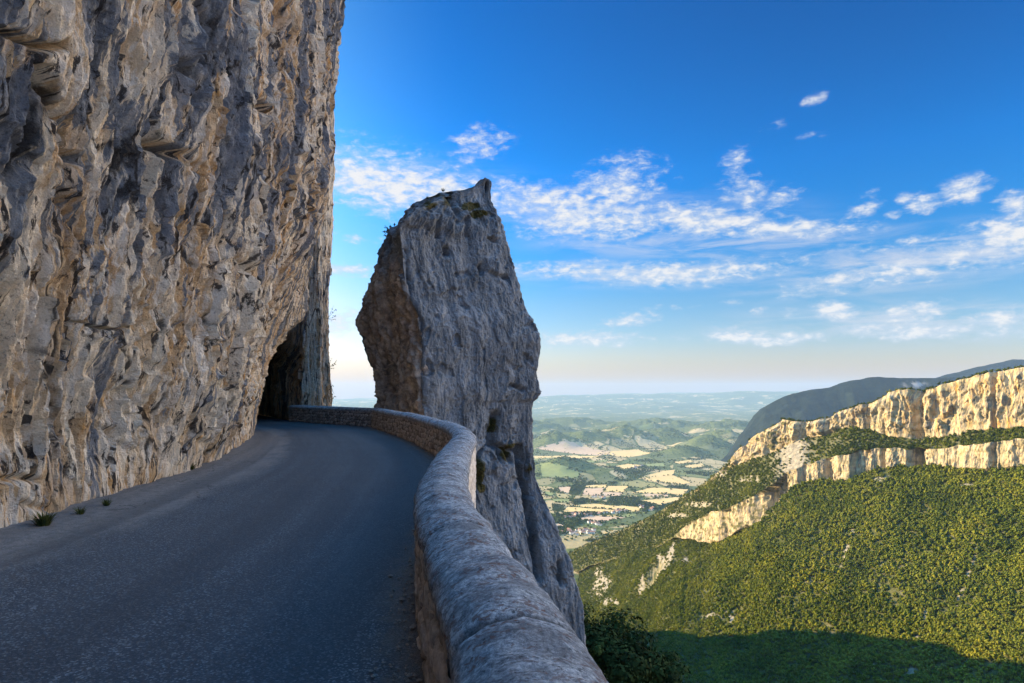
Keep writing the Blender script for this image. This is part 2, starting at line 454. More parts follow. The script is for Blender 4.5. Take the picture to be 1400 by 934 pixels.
# ------------------------------------------------------------------ the great cliff with the tunnel
base_pts = [(-7.2, -40), (-6.6, -12), (-6.25, 0), (-6.2, 5), (-6.35, 8.5), (-6.75, 12), (-7.3, 15.8), (-8.0, 19), (-9.0, 23), (-9.95, 26.2)]
tun_l = [(-9.95, 26.2), (-10.8, 28.5), (-13.0, 33), (-16.8, 40), (-22, 50), (-29, 62)]
tun_end = [(-29, 62), (-29, 64.5), (-26.5, 65.5)]
tun_r = [(-26.5, 65.5), (-20.5, 55), (-16, 47), (-13.1, 42.4)]
pier = [(-13.1, 42.4), (-12.75, 41.7), (-12.2, 41.7), (-11.4, 42.5), (-11.8, 43.8), (-13.6, 48), (-18.6, 62), (-30, 95), (-54, 160)]
up_main = [(-6.2, -40), (-5.8, -12), (-5.5, 0), (-5.5, 5), (-5.55, 8.5), (-5.7, 12), (-5.95, 15.8), (-6.3, 19), (-6.75, 23), (-7.15, 26.2)]


def res(pts, n):
    p, s = smooth_path(pts, n); return p


segs = [(base_pts, 1500), (tun_l, 110), (tun_end, 12), (tun_r, 70), (pier, 260)]
bl, parts_id = [], []
for k, (pts, n) in enumerate(segs):
    q = np.asarray(pts, float)
    if k == 0:
        pth, s = smooth_path(q, 4000)
        # denser where the photograph looks closest
        dens = 1/np.clip(np.hypot(pth[:, 0], pth[:, 1]-0), 6, 60); dens[pth[:, 1] < 3] *= 0.35
        cum = np.concatenate([[0], np.cumsum((dens[1:]+dens[:-1])/2)]); cum /= cum[-1]
        si = np.interp(np.linspace(0, 1, n), cum, np.arange(4000))
        pth = np.stack([np.interp(si, np.arange(4000), pth[:, c]) for c in (0, 1)], -1)
    elif k == 4:
        pth, s = smooth_path(q, 4000)
        si = 3999*np.linspace(0, 1, n)**2.6
        pth = np.stack([np.interp(si, np.arange(4000), pth[:, c]) for c in (0, 1)], -1)
    else:
        pth = res(q, n)
    if k: pth = pth[1:]
    bl.append(pth); parts_id.append(np.full(len(pth), k))
BASE = np.vstack(bl); PID = np.concatenate(parts_id)
NB = len(BASE)
# the same columns high above the tunnel: the rock runs straight from the nose to the pier
um, _ = smooth_path(up_main, 4000)
ub = np.stack([np.interp(BASE[PID == 0][:, 1], um[:, 1], um[:, c]) for c in (0, 1)], -1)
nt = int((PID > 0).sum()-(PID == 4).sum())
pr = BASE[PID == 4]
brg, _ = smooth_path([(-7.15, 26.2), (-7.9, 28.0), (-9.4, 30.8), (-11.0, 34), (-12.3, 38), (-12.6, 41.0), (-12.5, 42.0)], nt+1)
UP = np.vstack([ub, brg[1:], pr+np.array([0.0, 0.0])])
# pier grows a little broader upwards so that its edge stays plumb in the picture
zrow = np.concatenate([np.linspace(-1.2, 6, 210), np.linspace(6, 17.5, 250)[1:], np.linspace(17.5, 64, 70)[1:]])
NZ = len(zrow)
pid = PID[None, :]
Z = zrow[:, None]
w_main = np.clip(Z/9.3, 0, None)
w_main = np.where(w_main > 1, 1+(w_main-1)*0.16, w_main)**1.0
arch_t = np.zeros(NB); idx = np.where((PID > 0) & (PID < 4))[0]
arch_t[idx] = np.linspace(0, 1, len(idx))
nose = np.sin(np.clip(arch_t, 0, 1)*math.pi)             # 0 at the jambs, 1 deep inside
ceil0 = 3.1+1.4*np.clip(nose*2.5, 0, 1)
w_tun = sstep(ceil0[None, :]-0.6, ceil0[None, :]+0.9, Z)*np.clip(0.42+Z/16, 0, 1.02)
w_tun = np.where(Z > 9.3, 1+(Z/9.3-1)*0.05, w_tun)
w_pier = np.ones_like(Z)
w = np.where(pid == 0, w_main, np.where(pid < 4, w_tun, w_pier))
# blend the first tunnel columns with the nose so that the edge leans like the photo's
nb = np.clip((arch_t*1.0)/0.10, 0, 1)[None, :]
w = np.where((pid > 0) & (pid < 4), np.minimum(w_main, 1.05)*(1-nb)+w*nb, w)
X = BASE[None, :, 0]*(1-w)+UP[None, :, 0]*w
Y = BASE[None, :, 1]*(1-w)+UP[None, :, 1]*w
# horizontal outward normals
tx = np.gradient(X, axis=1); ty = np.gradient(Y, axis=1)
ln = np.hypot(tx, ty)+1e-9
NXo, NYo = ty/ln, -tx/ln
slen = np.concatenate([[0], np.cumsum(np.hypot(*np.diff(BASE, axis=0).T))])
S = np.broadcast_to(slen[None, :], X.shape); ZZ = np.broadcast_to(Z, X.shape)
P3 = np.stack([X, Y, ZZ], -1)
WS = np.array([0.35, 0.35, 0.09])
wp = v3(fbm(P3*WS, 3), fbm(P3*WS+40, 3), fbm(P3*WS+80, 3))
Q = P3+wp*0.30
dsp = 0.38*fbm(Q*np.array([0.16, 0.16, 0.08]), 3)
# calcite columns running down the face
ribs = ridged(v3(S*0.55+wp[..., 0]*0.35, ZZ*0.055, 3.0), 4, 0.55)
dsp += 0.18*ribs*sstep(-0.45, 0.15, fbm(P3*0.22+7, 2))
ribs3 = ridged(v3(S*1.15+wp[..., 2]*0.4, ZZ*0.085, 31.0), 5, 0.55)
dsp += 0.13*ribs3
ribs2 = ridged(v3(S*2.8+wp[..., 1]*0.5, ZZ*0.19, 9.0), 4, 0.6)
dsp += 0.08*ribs2
# broken overhanging ledges: slow bulge then a sudden undercut
ph = ZZ*0.42+S*0.22+1.6*fbm(P3*0.30+20, 3); fr = ph-np.floor(ph)
led = np.where(fr < 0.14, fr/0.14, 1-(fr-0.14)/0.86)
msk = sstep(0.10, 0.55, fbm(P3*0.22+60, 3))
dsp += 0.24*(led-0.5)*msk
ph2 = ZZ*1.15-S*0.55+1.7*fbm(P3*0.75+33, 3); fr2 = ph2-np.floor(ph2)
led2 = np.where(fr2 < 0.16, fr2/0.16, 1-(fr2-0.16)/0.84)
dsp += 0.10*(led2-0.5)*sstep(-0.2, 0.4, fbm(P3*0.45+90, 2))
# blocks, pits
def terrace(h, k, a=0.62):
    t = h*k; i = np.floor(t); return (i+sstep(a, 1.0, t-i))/k


Sw = S+0.35*wp[..., 0]+0.10*fbm(P3*np.array([1.6, 1.6, 1.0]), 3); Zw = ZZ+0.8*wp[..., 1]+0.22*S+0.12*fbm(P3*np.array([1.5, 1.5, 1.5])+77, 3)
fo1, ft1 = facets(Sw, Zw, 0.85, 10.0, 1); fo2, ft2 = facets(Sw*1.0+3, Zw-0.6*S, 0.36, 5.0, 2); fo3, ft3 = facets(Sw+9, Zw+0.3*S, 0.15, 1.9, 3)
dsp += 0.125*fo1+0.085*fo2+0.048*fo3
blocktone = np.clip(0.5*ft1+0.35*ft2+0.35*ft3-0.1, 0, 1)
dsp += 0.08*terrace(fbm(Q*np.array([0.8, 0.8, 0.09])+300, 5, 0.58), 3.2)
dsp += 0.07*terrace(fbm(Q*np.array([2.4, 2.4, 0.26])+330, 4, 0.6), 2.6)
dsp += 0.06*terrace(fbm(P3*np.array([5.5, 5.5, 0.75])+360, 3, 0.6), 2.2)
dsp += 0.055*ridged(v3(S*6.0+wp[..., 1]*0.6, ZZ*0.55, 41.0), 3, 0.6)
dsp += 0.05*terrace(fbm(P3*np.array([2.0, 2.0, 1.5])+390, 4, 0.62), 2.5)*sstep(-0.1, 0.4, fbm(P3*0.35+410, 2))
pit = sstep(0.32, 0.62, fbm(P3*np.array([0.9, 0.9, 0.55])+120, 3))
dsp -= 0.16*pit
dsp += 0.05*ridged(P3*np.array([3.6, 3.6, 1.1]), 4, 0.62)
ppx, ppy = proj(P3)
front = (pid == 0) & (Y > 1.0)


def carve(poly, wid, depth):
    global dsp
    j = 4*fbm(P3*0.8+5, 2)
    d = seg_dist(ppx+j, ppy+j, poly)
    dsp -= np.where(front, depth*np.exp(-(d/wid)**2), 0)


for poly, wd, dp in [([(0, 52), (38, 60), (78, 56)], 5, 0.5), ([(52, 95), (62, 128), (82, 160), (98, 198), (122, 222)], 5, 0.5),
                     ([(232, 92), (250, 138)], 5, 0.4), ([(203, 198), (226, 216)], 7, 0.55), ([(350, 142), (382, 160)], 5, 0.45),
                     ([(312, 352), (330, 372)], 6, 0.4), ([(410, 405), (420, 418)], 6, 0.5), ([(112, 447), (180, 448)], 1.6, 0.25),
                     ([(8, 660), (60, 655)], 4, 0.3), ([(40, 690), (70, 694)], 5, 0.35), ([(10, 380), (28, 440), (22, 520)], 6, 0.35), ([(245, 210), (262, 300)], 4, 0.3)]:
    carve(poly, wd, dp)
# inside the tunnel the walls are rougher, at the jamb calmer; keep the foot of the face on its line
dsp = dsp-dsp[(pid == 0) & (Y > 4) & (Z < 17)].mean() if False else dsp-np.mean(dsp[:440, 300:1500])
amp = np.where(pid == 0, 1.0, np.where(pid < 4, 0.7, 0.55))
sn = slen[np.argmax(PID > 0)]
dsp = dsp-0.55*np.exp(-((S-sn)/4.5)**2)*(Z < 7)*sstep(7, 4, Z)
foot = np.clip((ZZ+0.3)/1.6, 0.25, 1)
dsp = dsp*amp*foot
dsp = np.where(pid == 0, dsp+0.12*(1-foot)*fbm(P3*1.1, 3), dsp)
X = X+NXo*dsp; Y = Y+NYo*dsp
Zd = ZZ+0.10*fbm(P3*1.3+55, 3)*np.clip(ZZ, 0, 1)
V = np.stack([X, Y, Zd], -1)
# cap: the top of the cliff runs back into the mountain
topr = V[-1].copy(); cap1 = topr+np.array([-8, 0, 3.0]); cap2 = topr+np.array([-140, 0, 30.0])
cap1[:, 2] += fbm(cap1*0.2, 3); V = np.concatenate([V, cap1[None], cap2[None]])
uvC = np.stack([S, ZZ], -1); uvC = np.concatenate([uvC, uvC[-1:]+1, uvC[-1:]+5])
# dark seepage streaks and the white stain where the photo has them
stk = np.zeros(X.shape)
warpx = 10*fbm(P3*0.5+200, 3)
for x0, x1, y0, y1, a in [(112, 162, -200, 165, 1.0), (-20, 42, 115, 235, 0.8), (168, 214, 140, 290, 0.75), (298, 338, 60, 330, 0.7), (232, 300, -60, 110, 0.65),
                          (55, 110, 165, 250, 0.5), (335, 360, -40, 60, 0.6), (440, 470, -100, 60, 0.7), (100, 130, 250, 330, 0.4), (225, 262, 270, 300, 0.4), (398, 452, 320, 560, 0.25),
                          (0, 30, 610, 700, 0.35), (90, 130, 440, 470, 0.3), (148, 175, 560, 640, 0.3), (0, 480, -300, 130, 0.12)]:
    stk += a*sstep(x0-14, x0+10, ppx+warpx)*(1-sstep(x1-10, x1+14, ppx+warpx))*sstep(y0-30, y0+20, ppy)*(1-sstep(y1-40, y1+40, ppy))
stk = np.where(Y > 1, np.clip(stk, 0, 1.1), 0.25)*0.72
stk = np.where(pid == 4, -0.22, stk)
stk -= 0.24*sstep(290, 400, ppy)*(Y > 1)*(pid == 0)
sta = np.where(front, np.exp(-((ppx-84+0.12*(ppy-590)+4*fbm(P3*3, 3))/3.6)**2)*sstep(562, 572, ppy)*(1-sstep(612, 640, ppy+8*fbm(P3*4, 2))), 0)
sta = np.clip(sta*1.7*(0.55+1.0*fbm(P3*np.array([7, 7, 2.0]), 4)), 0, 0.9)
pad = lambda a: np.concatenate([a, a[-1:], a[-1:]])
cliff = mesh_obj('cliff', V, grid_faces(NZ+2, NB), M_CLIFF, smooth=False, uv=uvC, attrs={'streak': pad(stk), 'stain': pad(sta), 'block': pad(blocktone)})
tagp(cliff, 'overhanging tan and blue grey limestone cliff pierced by the road tunnel', 'cliff', kind='structure')

# ------------------------------------------------------------------ road
cb = np.vstack([BASE[PID == 0], BASE[(PID == 1)]])
cbl = np.concatenate([[0], np.cumsum(np.hypot(*np.diff(cb, axis=0).T))])
wl = np.vstack([wa, wb[1:]]); wn, _ = path_normal(wl)
# extend the outer edge through the tunnel
ext, _ = smooth_path([wl[-1], (-16.2, 47.2), (-20.7, 55), (-26.8, 65.5)], 200)
outer = np.vstack([wl+wn*0.05, ext[1:]])
ol = np.concatenate([[0], np.cumsum(np.hypot(*np.diff(outer, axis=0).T))])
# match both edges by hand-picked pairs of distances (cliff foot y / parapet index)
ykey = [-25, -12, 0, 5, 8.5, 12, 15.8, 19, 23, 26.2]
pairs = []
for y in ykey:
    pairs.append((np.interp(y, cb[:1500, 1], cbl[:1500]), np.interp(y+0.0 if y < 12 else y+(y-12)*0.35, wa[:, 1], ol[:1500])))
pairs.append((cbl[-1]*0.80+0.2*np.interp(26.2, cb[:1500, 1], cbl[:1500]), ol[1500+239]))
pairs.append((cbl[-1], ol[-1]))
pk = np.array(pairs)
tt = np.linspace(0, len(pk)-1, 700)
ia = np.interp(tt, np.arange(len(pk)), pk[:, 0]); ib = np.interp(tt, np.arange(len(pk)), pk[:, 1])
ea = np.stack([np.interp(ia, cbl, cb[:, c]) for c in (0, 1)], -1); eb = np.stack([np.interp(ib, ol, outer[:, c]) for c in (0, 1)], -1)
u = np.linspace(-0.35, 1.0, 60)
wid = np.linalg.norm(eb-ea, axis=1)
R = ea[:, None, :]*(1-u)[None, :, None]+eb[:, None, :]*u[None, :, None]
RX, RY = R[..., 0], R[..., 1]
across = u[None, :]*wid[:, None]
RZ = 0.015*fbm(v3(RX*0.35, RY*0.35), 3)+0.05*np.exp(-(np.clip(across, 0, None)/0.5)**2)-0.0*across
along = np.concatenate([[0], np.cumsum(np.linalg.norm(np.diff((ea+eb)/2, axis=0), axis=1))])
uvR = np.stack([np.broadcast_to(across, RX.shape), np.broadcast_to(along[:, None], RX.shape)], -1)
wdist = (1-u)[None, :]*wid[:, None]-0.25
road = mesh_obj('road', np.stack([RX, RY, RZ], -1), grid_faces(700, 60), M_ASPH, uv=uvR, attrs={'wall_dist': np.broadcast_to(wdist, RX.shape)})
tagp(road, kind='structure')

# ------------------------------------------------------------------ parapet: rubble face + rounded coping stones
wall = empty('stone_wall', (0.06, 1.88, 0))
tagp(wall, 'low roadside parapet of rubble stone under a rounded grey coping', 'wall')
wall_off = np.array([0.06, 1.88, 0.0])


def stones(s, z, seed, cw=0.30, ch=0.165):
    """jittered-cell stones: (edge distance, random number of the stone) for a face of s metres by z metres"""
    r = np.random.default_rng(seed); J = r.random((4096, 3))
    gi, gj = np.floor(s/cw).astype(int), np.floor(z/ch).astype(int)
    d1 = np.full(s.shape, 9.0); d2 = np.full(s.shape, 9.0); rid = np.zeros(s.shape)
    for a in (-1, 0, 1):
        for b in (-1, 0, 1):
            i, j = gi+a, gj+b
            h = (i*73+j*179+i*j*7) % 4096
            cx = (i+0.5*(j % 2)*0.6+0.15+0.7*J[h, 0])*cw; cz = (j+0.2+0.6*J[h, 1])*ch
            d = np.hypot((s-cx)/cw*1.0, (z-cz)/ch*1.0)
            new = d < d1
            d2 = np.where(new, d1, np.minimum(d2, d)); rid = np.where(new, J[h, 2], rid); d1 = np.where(new, d, d1)
    return d2-d1, rid


def masonry(path, outside, seed, parent, smin=None):
    n, _ = path_normal(path)
    L = np.concatenate([[0], np.cumsum(np.linalg.norm(np.diff(path, axis=0), axis=1))])
    sg = np.arange(0, L[-1], 0.022); zg = np.linspace(-0.25 if not outside else -1.2, 0.77, 44 if not outside else 40)
    c = np.stack([np.interp(sg, L, path[:, k]) for k in (0, 1)], -1); nn = np.stack([np.interp(sg, L, n[:, k]) for k in (0, 1)], -1)
    Sg, Zg = np.meshgrid(sg, zg)
    e, rid = stones(Sg+0.03*perlin(v3(Sg*6, Zg*6)), Zg+0.03*perlin(v3(Sg*5, Zg*5, 4)), seed)
    mort = 1-sstep(0.05, 0.17, e)
    off = 0.180+0.045*sstep(0.02, 0.30, e)+0.012*fbm(v3(Sg*9, Zg*9), 3)+0.018*(rid-0.5)
    sgn = 1 if outside else -1
    XX = c[None, :, 0]+nn[None, :, 0]*off*sgn; YY = c[None, :, 1]+nn[None, :, 1]*off*sgn
    V = np.stack([XX, YY, Zg], -1)-wall_off
    f = grid_faces(len(zg), len(sg))
    if outside: f = f[:, ::-1]
    mesh_obj('masonry_face', V, f, M_MAS, wall, attrs={'stone': rid, 'mortar': mort, 'pale': np.full(rid.shape, 1.0 if outside else 0.0)})


for pth, sd in ((wa, 11), (wb, 12)):
    masonry(pth, False, sd, wall); masonry(pth, True, sd+40, wall)

# coping: a run of rounded stones with open joints
ang = np.radians(np.linspace(-62, 242, 40))
prof_r = 0.238*np.cos(ang); prof_z = 0.70+0.125+0.155*np.sin(ang)


def coping(path, s0, s1, L, n, seed):
    inner = np.linspace(s0+0.06, s1-0.06, max(4, int((s1-s0)/0.03)))
    lip = np.array([0, 0.004, 0.01, 0.018, 0.03, 0.045])
    sg = np.concatenate([s0+lip, inner, (s1-lip)[::-1]]); ns = len(sg)
    c = np.stack([np.interp(sg, L, path[:, k]) for k in (0, 1)], -1); nn = np.stack([np.interp(sg, L, n[:, k]) for k in (0, 1)], -1)
    nn /= np.linalg.norm(nn, axis=1)[:, None]
    edge = np.minimum(sg-s0, s1-sg)
    shr = 1-0.11*np.exp(-(edge/0.024)**2)-0.02*np.exp(-(edge/0.06)**2)
    a, b = seed*3.1, (seed % 5)*0.006-0.012
    rr = prof_r[None, :]*shr[:, None]; zz = 0.80+(prof_z[None, :]-0.80)*shr[:, None]+b
    Vv = np.stack([c[:, 0, None]+nn[:, 0, None]*rr, c[:, 1, None]+nn[:, 1, None]*rr, np.broadcast_to(zz, rr.shape)], -1)
    dirr = np.stack([nn[:, 0, None]*np.cos(ang), nn[:, 1, None]*np.cos(ang), np.broadcast_to(np.sin(ang), rr.shape)], -1)
    dd = 0.016*fbm(Vv*4+a, 3)+0.006*fbm(Vv*22, 3)
    Vv = Vv+dirr*dd[..., None]
    faces = [grid_faces(ns, len(ang))]
    m = len(ang); e0 = Vv[0].mean(0); e1 = Vv[-1].mean(0)
    allv = np.vstack([Vv.reshape(-1, 3), e0, e1]); k0, k1 = ns*m, ns*m+1; i = np.arange(m-1)
    faces.append(np.stack([np.full(m-1, k0), i+1, i], -1)); faces.append(np.stack([np.full(m-1, k1), (ns-1)*m+i, (ns-1)*m+i+1], -1))
    jt = np.concatenate([np.repeat(np.exp(-(edge/0.02)**2), m), [1, 1]])
    mesh_obj('coping', allv-wall_off, faces, M_COP, wall, attrs={'joint': jt})


for pth, sd in ((wa, 1), (wb, 60)):
    n, _ = path_normal(pth); L = np.concatenate([[0], np.cumsum(np.linalg.norm(np.diff(pth, axis=0), axis=1))])
    s = 0.0; k = 0
    near0 = np.interp(2.35, pth[:, 1], L) if sd == 1 else 0
    stops = [0.0]
    r = random.Random(sd)
    if sd == 1:
        back = []; q = near0
        while q > 4: back.append(q); q -= r.uniform(0.85, 1.15)*(1 if q > near0-6 else 3)
        stops = [0.0]+back[::-1]
        q = near0+0.92; 
        while q < L[-1]-0.5:
            stops.append(q); q += r.uniform(0.9, 1.3) if q < near0+5 else r.uniform(1.5, 2.2)
    else:
        q = 1.8
        while q < L[-1]-0.6: stops.append(q); q += r.uniform(1.6, 2.2)
    stops.append(L[-1])
    for s0, s1 in zip(stops[:-1], stops[1:]):
        coping(pth, s0+0.006, s1-0.006, L, n, sd+k); k += 1

# ------------------------------------------------------------------ the pinnacle beyond the parapet
tabL = np.array([(246, 656), (249, 654), (255, 650), (259, 642), (263, 602), (272, 582), (285, 565), (300, 550), (318, 536), (340, 525), (375, 507), (400, 499), (425, 492), (450, 490), (470, 494), (490, 502), (505, 508), (520, 513), (550, 516), (600, 516), (650, 520), (720, 530), (790, 540), (895, 556), (1100, 560), (1500, 540)], float)
tabR = np.array([(246, 669), (249, 672), (252, 672), (262, 671), (275, 671), (290, 676), (305, 687), (320, 692), (340, 697), (375, 705), (400, 712), (425, 722), (448, 736), (470, 741), (490, 739), (508, 735), (526, 739), (538, 741), (546, 737), (550, 729), (575, 729), (600, 730), (650, 736), (700, 753), (760, 776), (800, 790), (840, 800), (895, 804), (1000, 818), (1100, 830), (1500, 880)], float)
tabG = np.array([(246, 663), (249, 660), (258, 645), (272, 600), (285, 570), (310, 546), (340, 549), (380, 553), (410, 560), (430, 571), (470, 577), (520, 576), (560, 579), (600, 585), (700, 600), (895, 615), (1500, 640)], float)
YR0, YG0, YL0, YB0 = 36.5, 32.6, 36.8, 44.0
pys = np.concatenate([np.linspace(245.5, 600, 330), np.linspace(600, 900, 230)[1:], np.linspace(900, 1480, 60)[1:]])
zc = EYE-(pys-HY)/F*37.0
topf = sstep(249, 330, pys)                      # 0 at the summit
Yc = 37.0
yR = Yc+(YR0-Yc)*topf; yG = Yc+(YG0-Yc)*(0.06+0.94*topf); yL = Yc+(YL0-Yc)*topf; yB = Yc+(YB0-Yc)*(0.10+0.90*topf)
pyat = lambda z, Yd: HY-(z-EYE)/Yd*F
xR = (np.interp(pyat(zc, yR), tabR[:, 0], tabR[:, 1])-HX)/F*yR
xL = (np.interp(pyat(zc, yL), tabL[:, 0], tabL[:, 1])-HX)/F*yL
xG = (np.interp(pyat(zc, yG), tabG[:, 0], tabG[:, 1])-HX)/F*yG
xG = np.clip(xG, xL+0.05, xR-0.05)
xB = 0.55*xL+0.45*xR
NA = 560
corn = np.stack([np.stack([xL, yL], -1), np.stack([xG, yG], -1), np.stack([xR, yR], -1), np.stack([xR*0.75+xL*0.25, yB*0.7+yR*0.3], -1), np.stack([xB*0.6+xL*0.4, yB], -1), np.stack([xL*0.9+xR*0.1, yB*0.6+yL*0.4], -1)], 1)
lens = np.array([0, 130, 390, 430, 470, 515, 560])
ring = np.zeros((len(pys), NA, 2)); tags = np.zeros(NA)
for k in range(6):
    a, b = lens[k], lens[k+1]; t = np.linspace(0, 1, b-a, endpoint=False)[None, :, None]
    ring[:, a:b] = corn[:, k][:, None]*(1-t)+corn[:, (k+1) % 6][:, None]*t
# round the corners slightly
for _ in range(7): ring = 0.5*ring+0.25*np.roll(ring, 1, 1)+0.25*np.roll(ring, -1, 1)
PZ = np.broadcast_to(zc[:, None], ring.shape[:2])
tx = np.roll(ring[..., 0], -1, 1)-np.roll(ring[..., 0], 1, 1); ty = np.roll(ring[..., 1], -1, 1)-np.roll(ring[..., 1], 1, 1)
ln = np.hypot(tx, ty)+1e-6; nx, ny = ty/ln, -tx/ln
P3 = np.stack([ring[..., 0], ring[..., 1], PZ], -1)
qx, qy = proj(P3)
uu = np.arange(NA)
leftf = np.where(uu < 130, 1.0, 0.0)[None, :]*np.ones((len(pys), 1))
wv = v3(fbm(P3*0.5, 3), fbm(P3*0.5+30, 3), fbm(P3*0.5+60, 3))
d = 0.18*fbm(P3*np.array([0.3, 0.3, 0.12])+3, 4)+0.13*terrace(fbm((P3+wv*0.4)*np.array([0.75, 0.75, 0.10])+13, 5, 0.55), 3.0)
d += 0.045*ridged((P3+wv*0.35)*np.array([0.9, 0.9, 0.13])+11, 4, 0.55)
d += 0.07*terrace(fbm(P3*np.array([1.9, 1.9, 0.6])+70, 5, 0.6), 2.6)
sp_ = np.cumsum(np.hypot(np.diff(ring[200, :, 0], prepend=ring[200, 0, 0]), np.diff(ring[200, :, 1], prepend=ring[200, 0, 1])))[None, :]+0*PZ
sp_ = sp_+0.3*wv[..., 0]+0.12*fbm(P3*1.4+8, 3); zp_ = PZ+0.8*wv[..., 1]+0.15*fbm(P3*1.4+28, 3)
pf1, _t1 = facets(sp_, zp_+0.5*sp_, 1.3, 4.2, 5); pf2, _t2 = facets(sp_, zp_-0.3*sp_, 0.5, 1.5, 6)
d += (0.05+0.06*leftf)*pf1+(0.03+0.05*leftf)*pf2
d += 0.035*ridged(P3*3.1, 4, 0.6)
d -= 0.16*sstep(0.45, 0.60, fbm(P3*0.85+140, 3))
# the warm side face is blocky, with pillars
d += leftf*(0.17*ridged((P3+wv)*np.array([1.1, 1.1, 0.30])+5, 4, 0.55)+0.09*np.tanh(3*fbm(P3*np.array([1, 1, .6])+9, 4)))
# broken crest
d += (0.26*ridged(P3*np.array([1.3, 1.3, 0.5])+31, 4, 0.55)-0.12)*(1-sstep(262, 350, qy))*sstep(244, 262, qy)
d = d-d.mean()-leftf*0.24
d *= 0.30+0.70*sstep(252, 310, qy)
d = np.maximum(d, -0.12) if False else np.where(qy < 262, np.clip(d, -0.06, 0.14), d)
cr = np.zeros_like(d)
for poly, wd, dp in [([(679, 566), (676, 590), (674, 607)], 4, 0.55), ([(651, 640), (656, 622), (668, 611), (683, 609), (697, 617), (710, 618)], 3.2, 0.55), ([(712, 612), (714, 640), (722, 664), (730, 720), (737, 790)], 4.5, 0.9),
                     ([(683, 611), (684, 632)], 2.2, 0.4), ([(692, 614), (698, 634)], 3.5, 0.5), ([(721, 614), (724, 655), (730, 712)], 2.2, 0.35), ([(652, 628), (653, 665)], 5, 0.5),
                     ([(600, 300), (602, 322)], 3, 0.4), ([(613, 340), (614, 348)], 4, 0.5), ([(657, 365), (660, 372)], 4, 0.5), ([(672, 325), (676, 330)], 3, 0.4), ([(610, 262), (628, 292)], 3.5, 0.4), ([(640, 300), (642, 320)], 3, 0.4),
                     ([(672, 376), (690, 380)], 3, 0.3), ([(697, 528), (715, 532)], 3, 0.35), ([(700, 760), (712, 800)], 4, 0.5), ([(664, 262), (666, 250)], 1.6, 0.5), ([(765, 770), (768, 800)], 3, 0.4), ([(553, 340), (560, 410), (576, 440), (577, 560)], 3.0, 0.25)]:
    jx = 2.2*fbm(P3*1.6, 3)
    e = seg_dist(qx+jx, qy+jx, poly); cr = np.maximum(cr, dp*np.exp(-(e/wd)**2)*(P3[..., 1] < 39))
d -= cr
d += 0.30*np.exp(-((qx-670)/30)**2-((qy-640)/18)**2)*(uu > 130)[None, :]
V = P3.copy(); V[..., 0] += nx*d; V[..., 1] += ny*d; V[..., 2] += 0.1*fbm(P3*1.2+99, 3)
V = V.reshape(-1, 3)
topc = np.array([[V[:NA, 0].mean(), V[:NA, 1].mean(), zc[0]+0.05]]); botc = np.array([[V[-NA:, 0].mean(), V[-NA:, 1].mean(), zc[-1]]])
fr_ = grid_faces(len(pys), NA, True)[:, ::-1]; i = np.arange(NA); i2 = (i+1) % NA; k0 = len(V); nl = (len(pys)-1)*NA
tri = np.vstack([np.stack([np.full(NA, k0), i, i2], -1), np.stack([np.full(NA, k0+1), nl+i2, nl+i], -1)])
moss = np.zeros(qx.shape)
for x, y, rx, ry, a in [(676, 580, 7, 16, 0.9), (692, 622, 8, 12, 1.0), (655, 645, 9, 26, 1.0), (660, 668, 7, 8, 0.9), (643, 282, 16, 8, 0.9), (655, 292, 16, 6, 0.9), (590, 280, 15, 6, 0.7), (612, 275, 14, 16, 0.6), (762, 845, 14, 20, 0.5), (700, 610, 14, 6, 0.7), (727, 640, 5, 18, 0.5), (600, 268, 40, 5, 0.5)]:
    moss = np.maximum(moss, a*np.exp(-((qx-x)/rx)**2-((qy-y)/ry)**2))
moss = moss*(P3[..., 1] < 40)
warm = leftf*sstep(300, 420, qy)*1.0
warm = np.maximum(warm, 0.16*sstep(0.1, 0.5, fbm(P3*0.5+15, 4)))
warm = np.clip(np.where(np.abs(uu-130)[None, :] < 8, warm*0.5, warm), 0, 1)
stn = 0.8*sstep(0.15, 0.5, fbm(P3*np.array([1.2, 1.2, 0.25])+44, 4))*np.exp(-((qx-648)/10)**2)*sstep(600, 640, qy)
one = lambda a: np.concatenate([a.ravel(), [0, 0]])
pin = mesh_obj('rock_pinnacle', np.vstack([V, topc, botc]), [fr_, tri], M_PIN, attrs={'moss': one(moss), 'warm': one(warm), 'stain': one(stn)})
tagp(pin, 'tall leaning grey rock pinnacle standing beyond the parapet', 'rock')

# ------------------------------------------------------------------ our own mountainside: steep ground under the road, and a spur running out into the valley
ys = np.concatenate([np.linspace(-60, 60, 130), np.linspace(60, 320, 90)[1:]])
offs = np.concatenate([np.linspace(-25, 0, 14), np.linspace(0, 12, 26)[1:], np.linspace(12, 150, 40)[1:]])
wx = np.interp(ys, wa[:, 1], wa[:, 0])
wx = np.where(ys > 34.9, np.interp(ys, [34.9, 42, 60, 400], [-6.95, -11, -13.5, -40]), wx)
xe = wx+0.45
HXg = xe[:, None]+offs[None, :]; HYg = np.broadcast_to(ys[:, None], HXg.shape)
HZ = -1.3-3.2*np.clip(offs, 0, None)[None, :]-np.clip(HYg-45, 0, None)*0.10
nz = fbm(v3(HXg*0.12, HYg*0.12, HZ*0.05), 4)
HZ = HZ+np.clip(offs, 0, 6)[None, :]*0.35*nz
hill = mesh_obj('hillside', np.stack([HXg+0.3*nz, HYg, HZ], -1), grid_faces(len(ys), len(offs)), mat_forest_ground('steep_scrub', (0.03, 0.035, 0.018), (0.10, 0.09, 0.06), (0.3, 0.28, 0.25), 0.4), attrs={'rock': np.zeros(HXg.shape)})
tagp(hill, kind='structure')

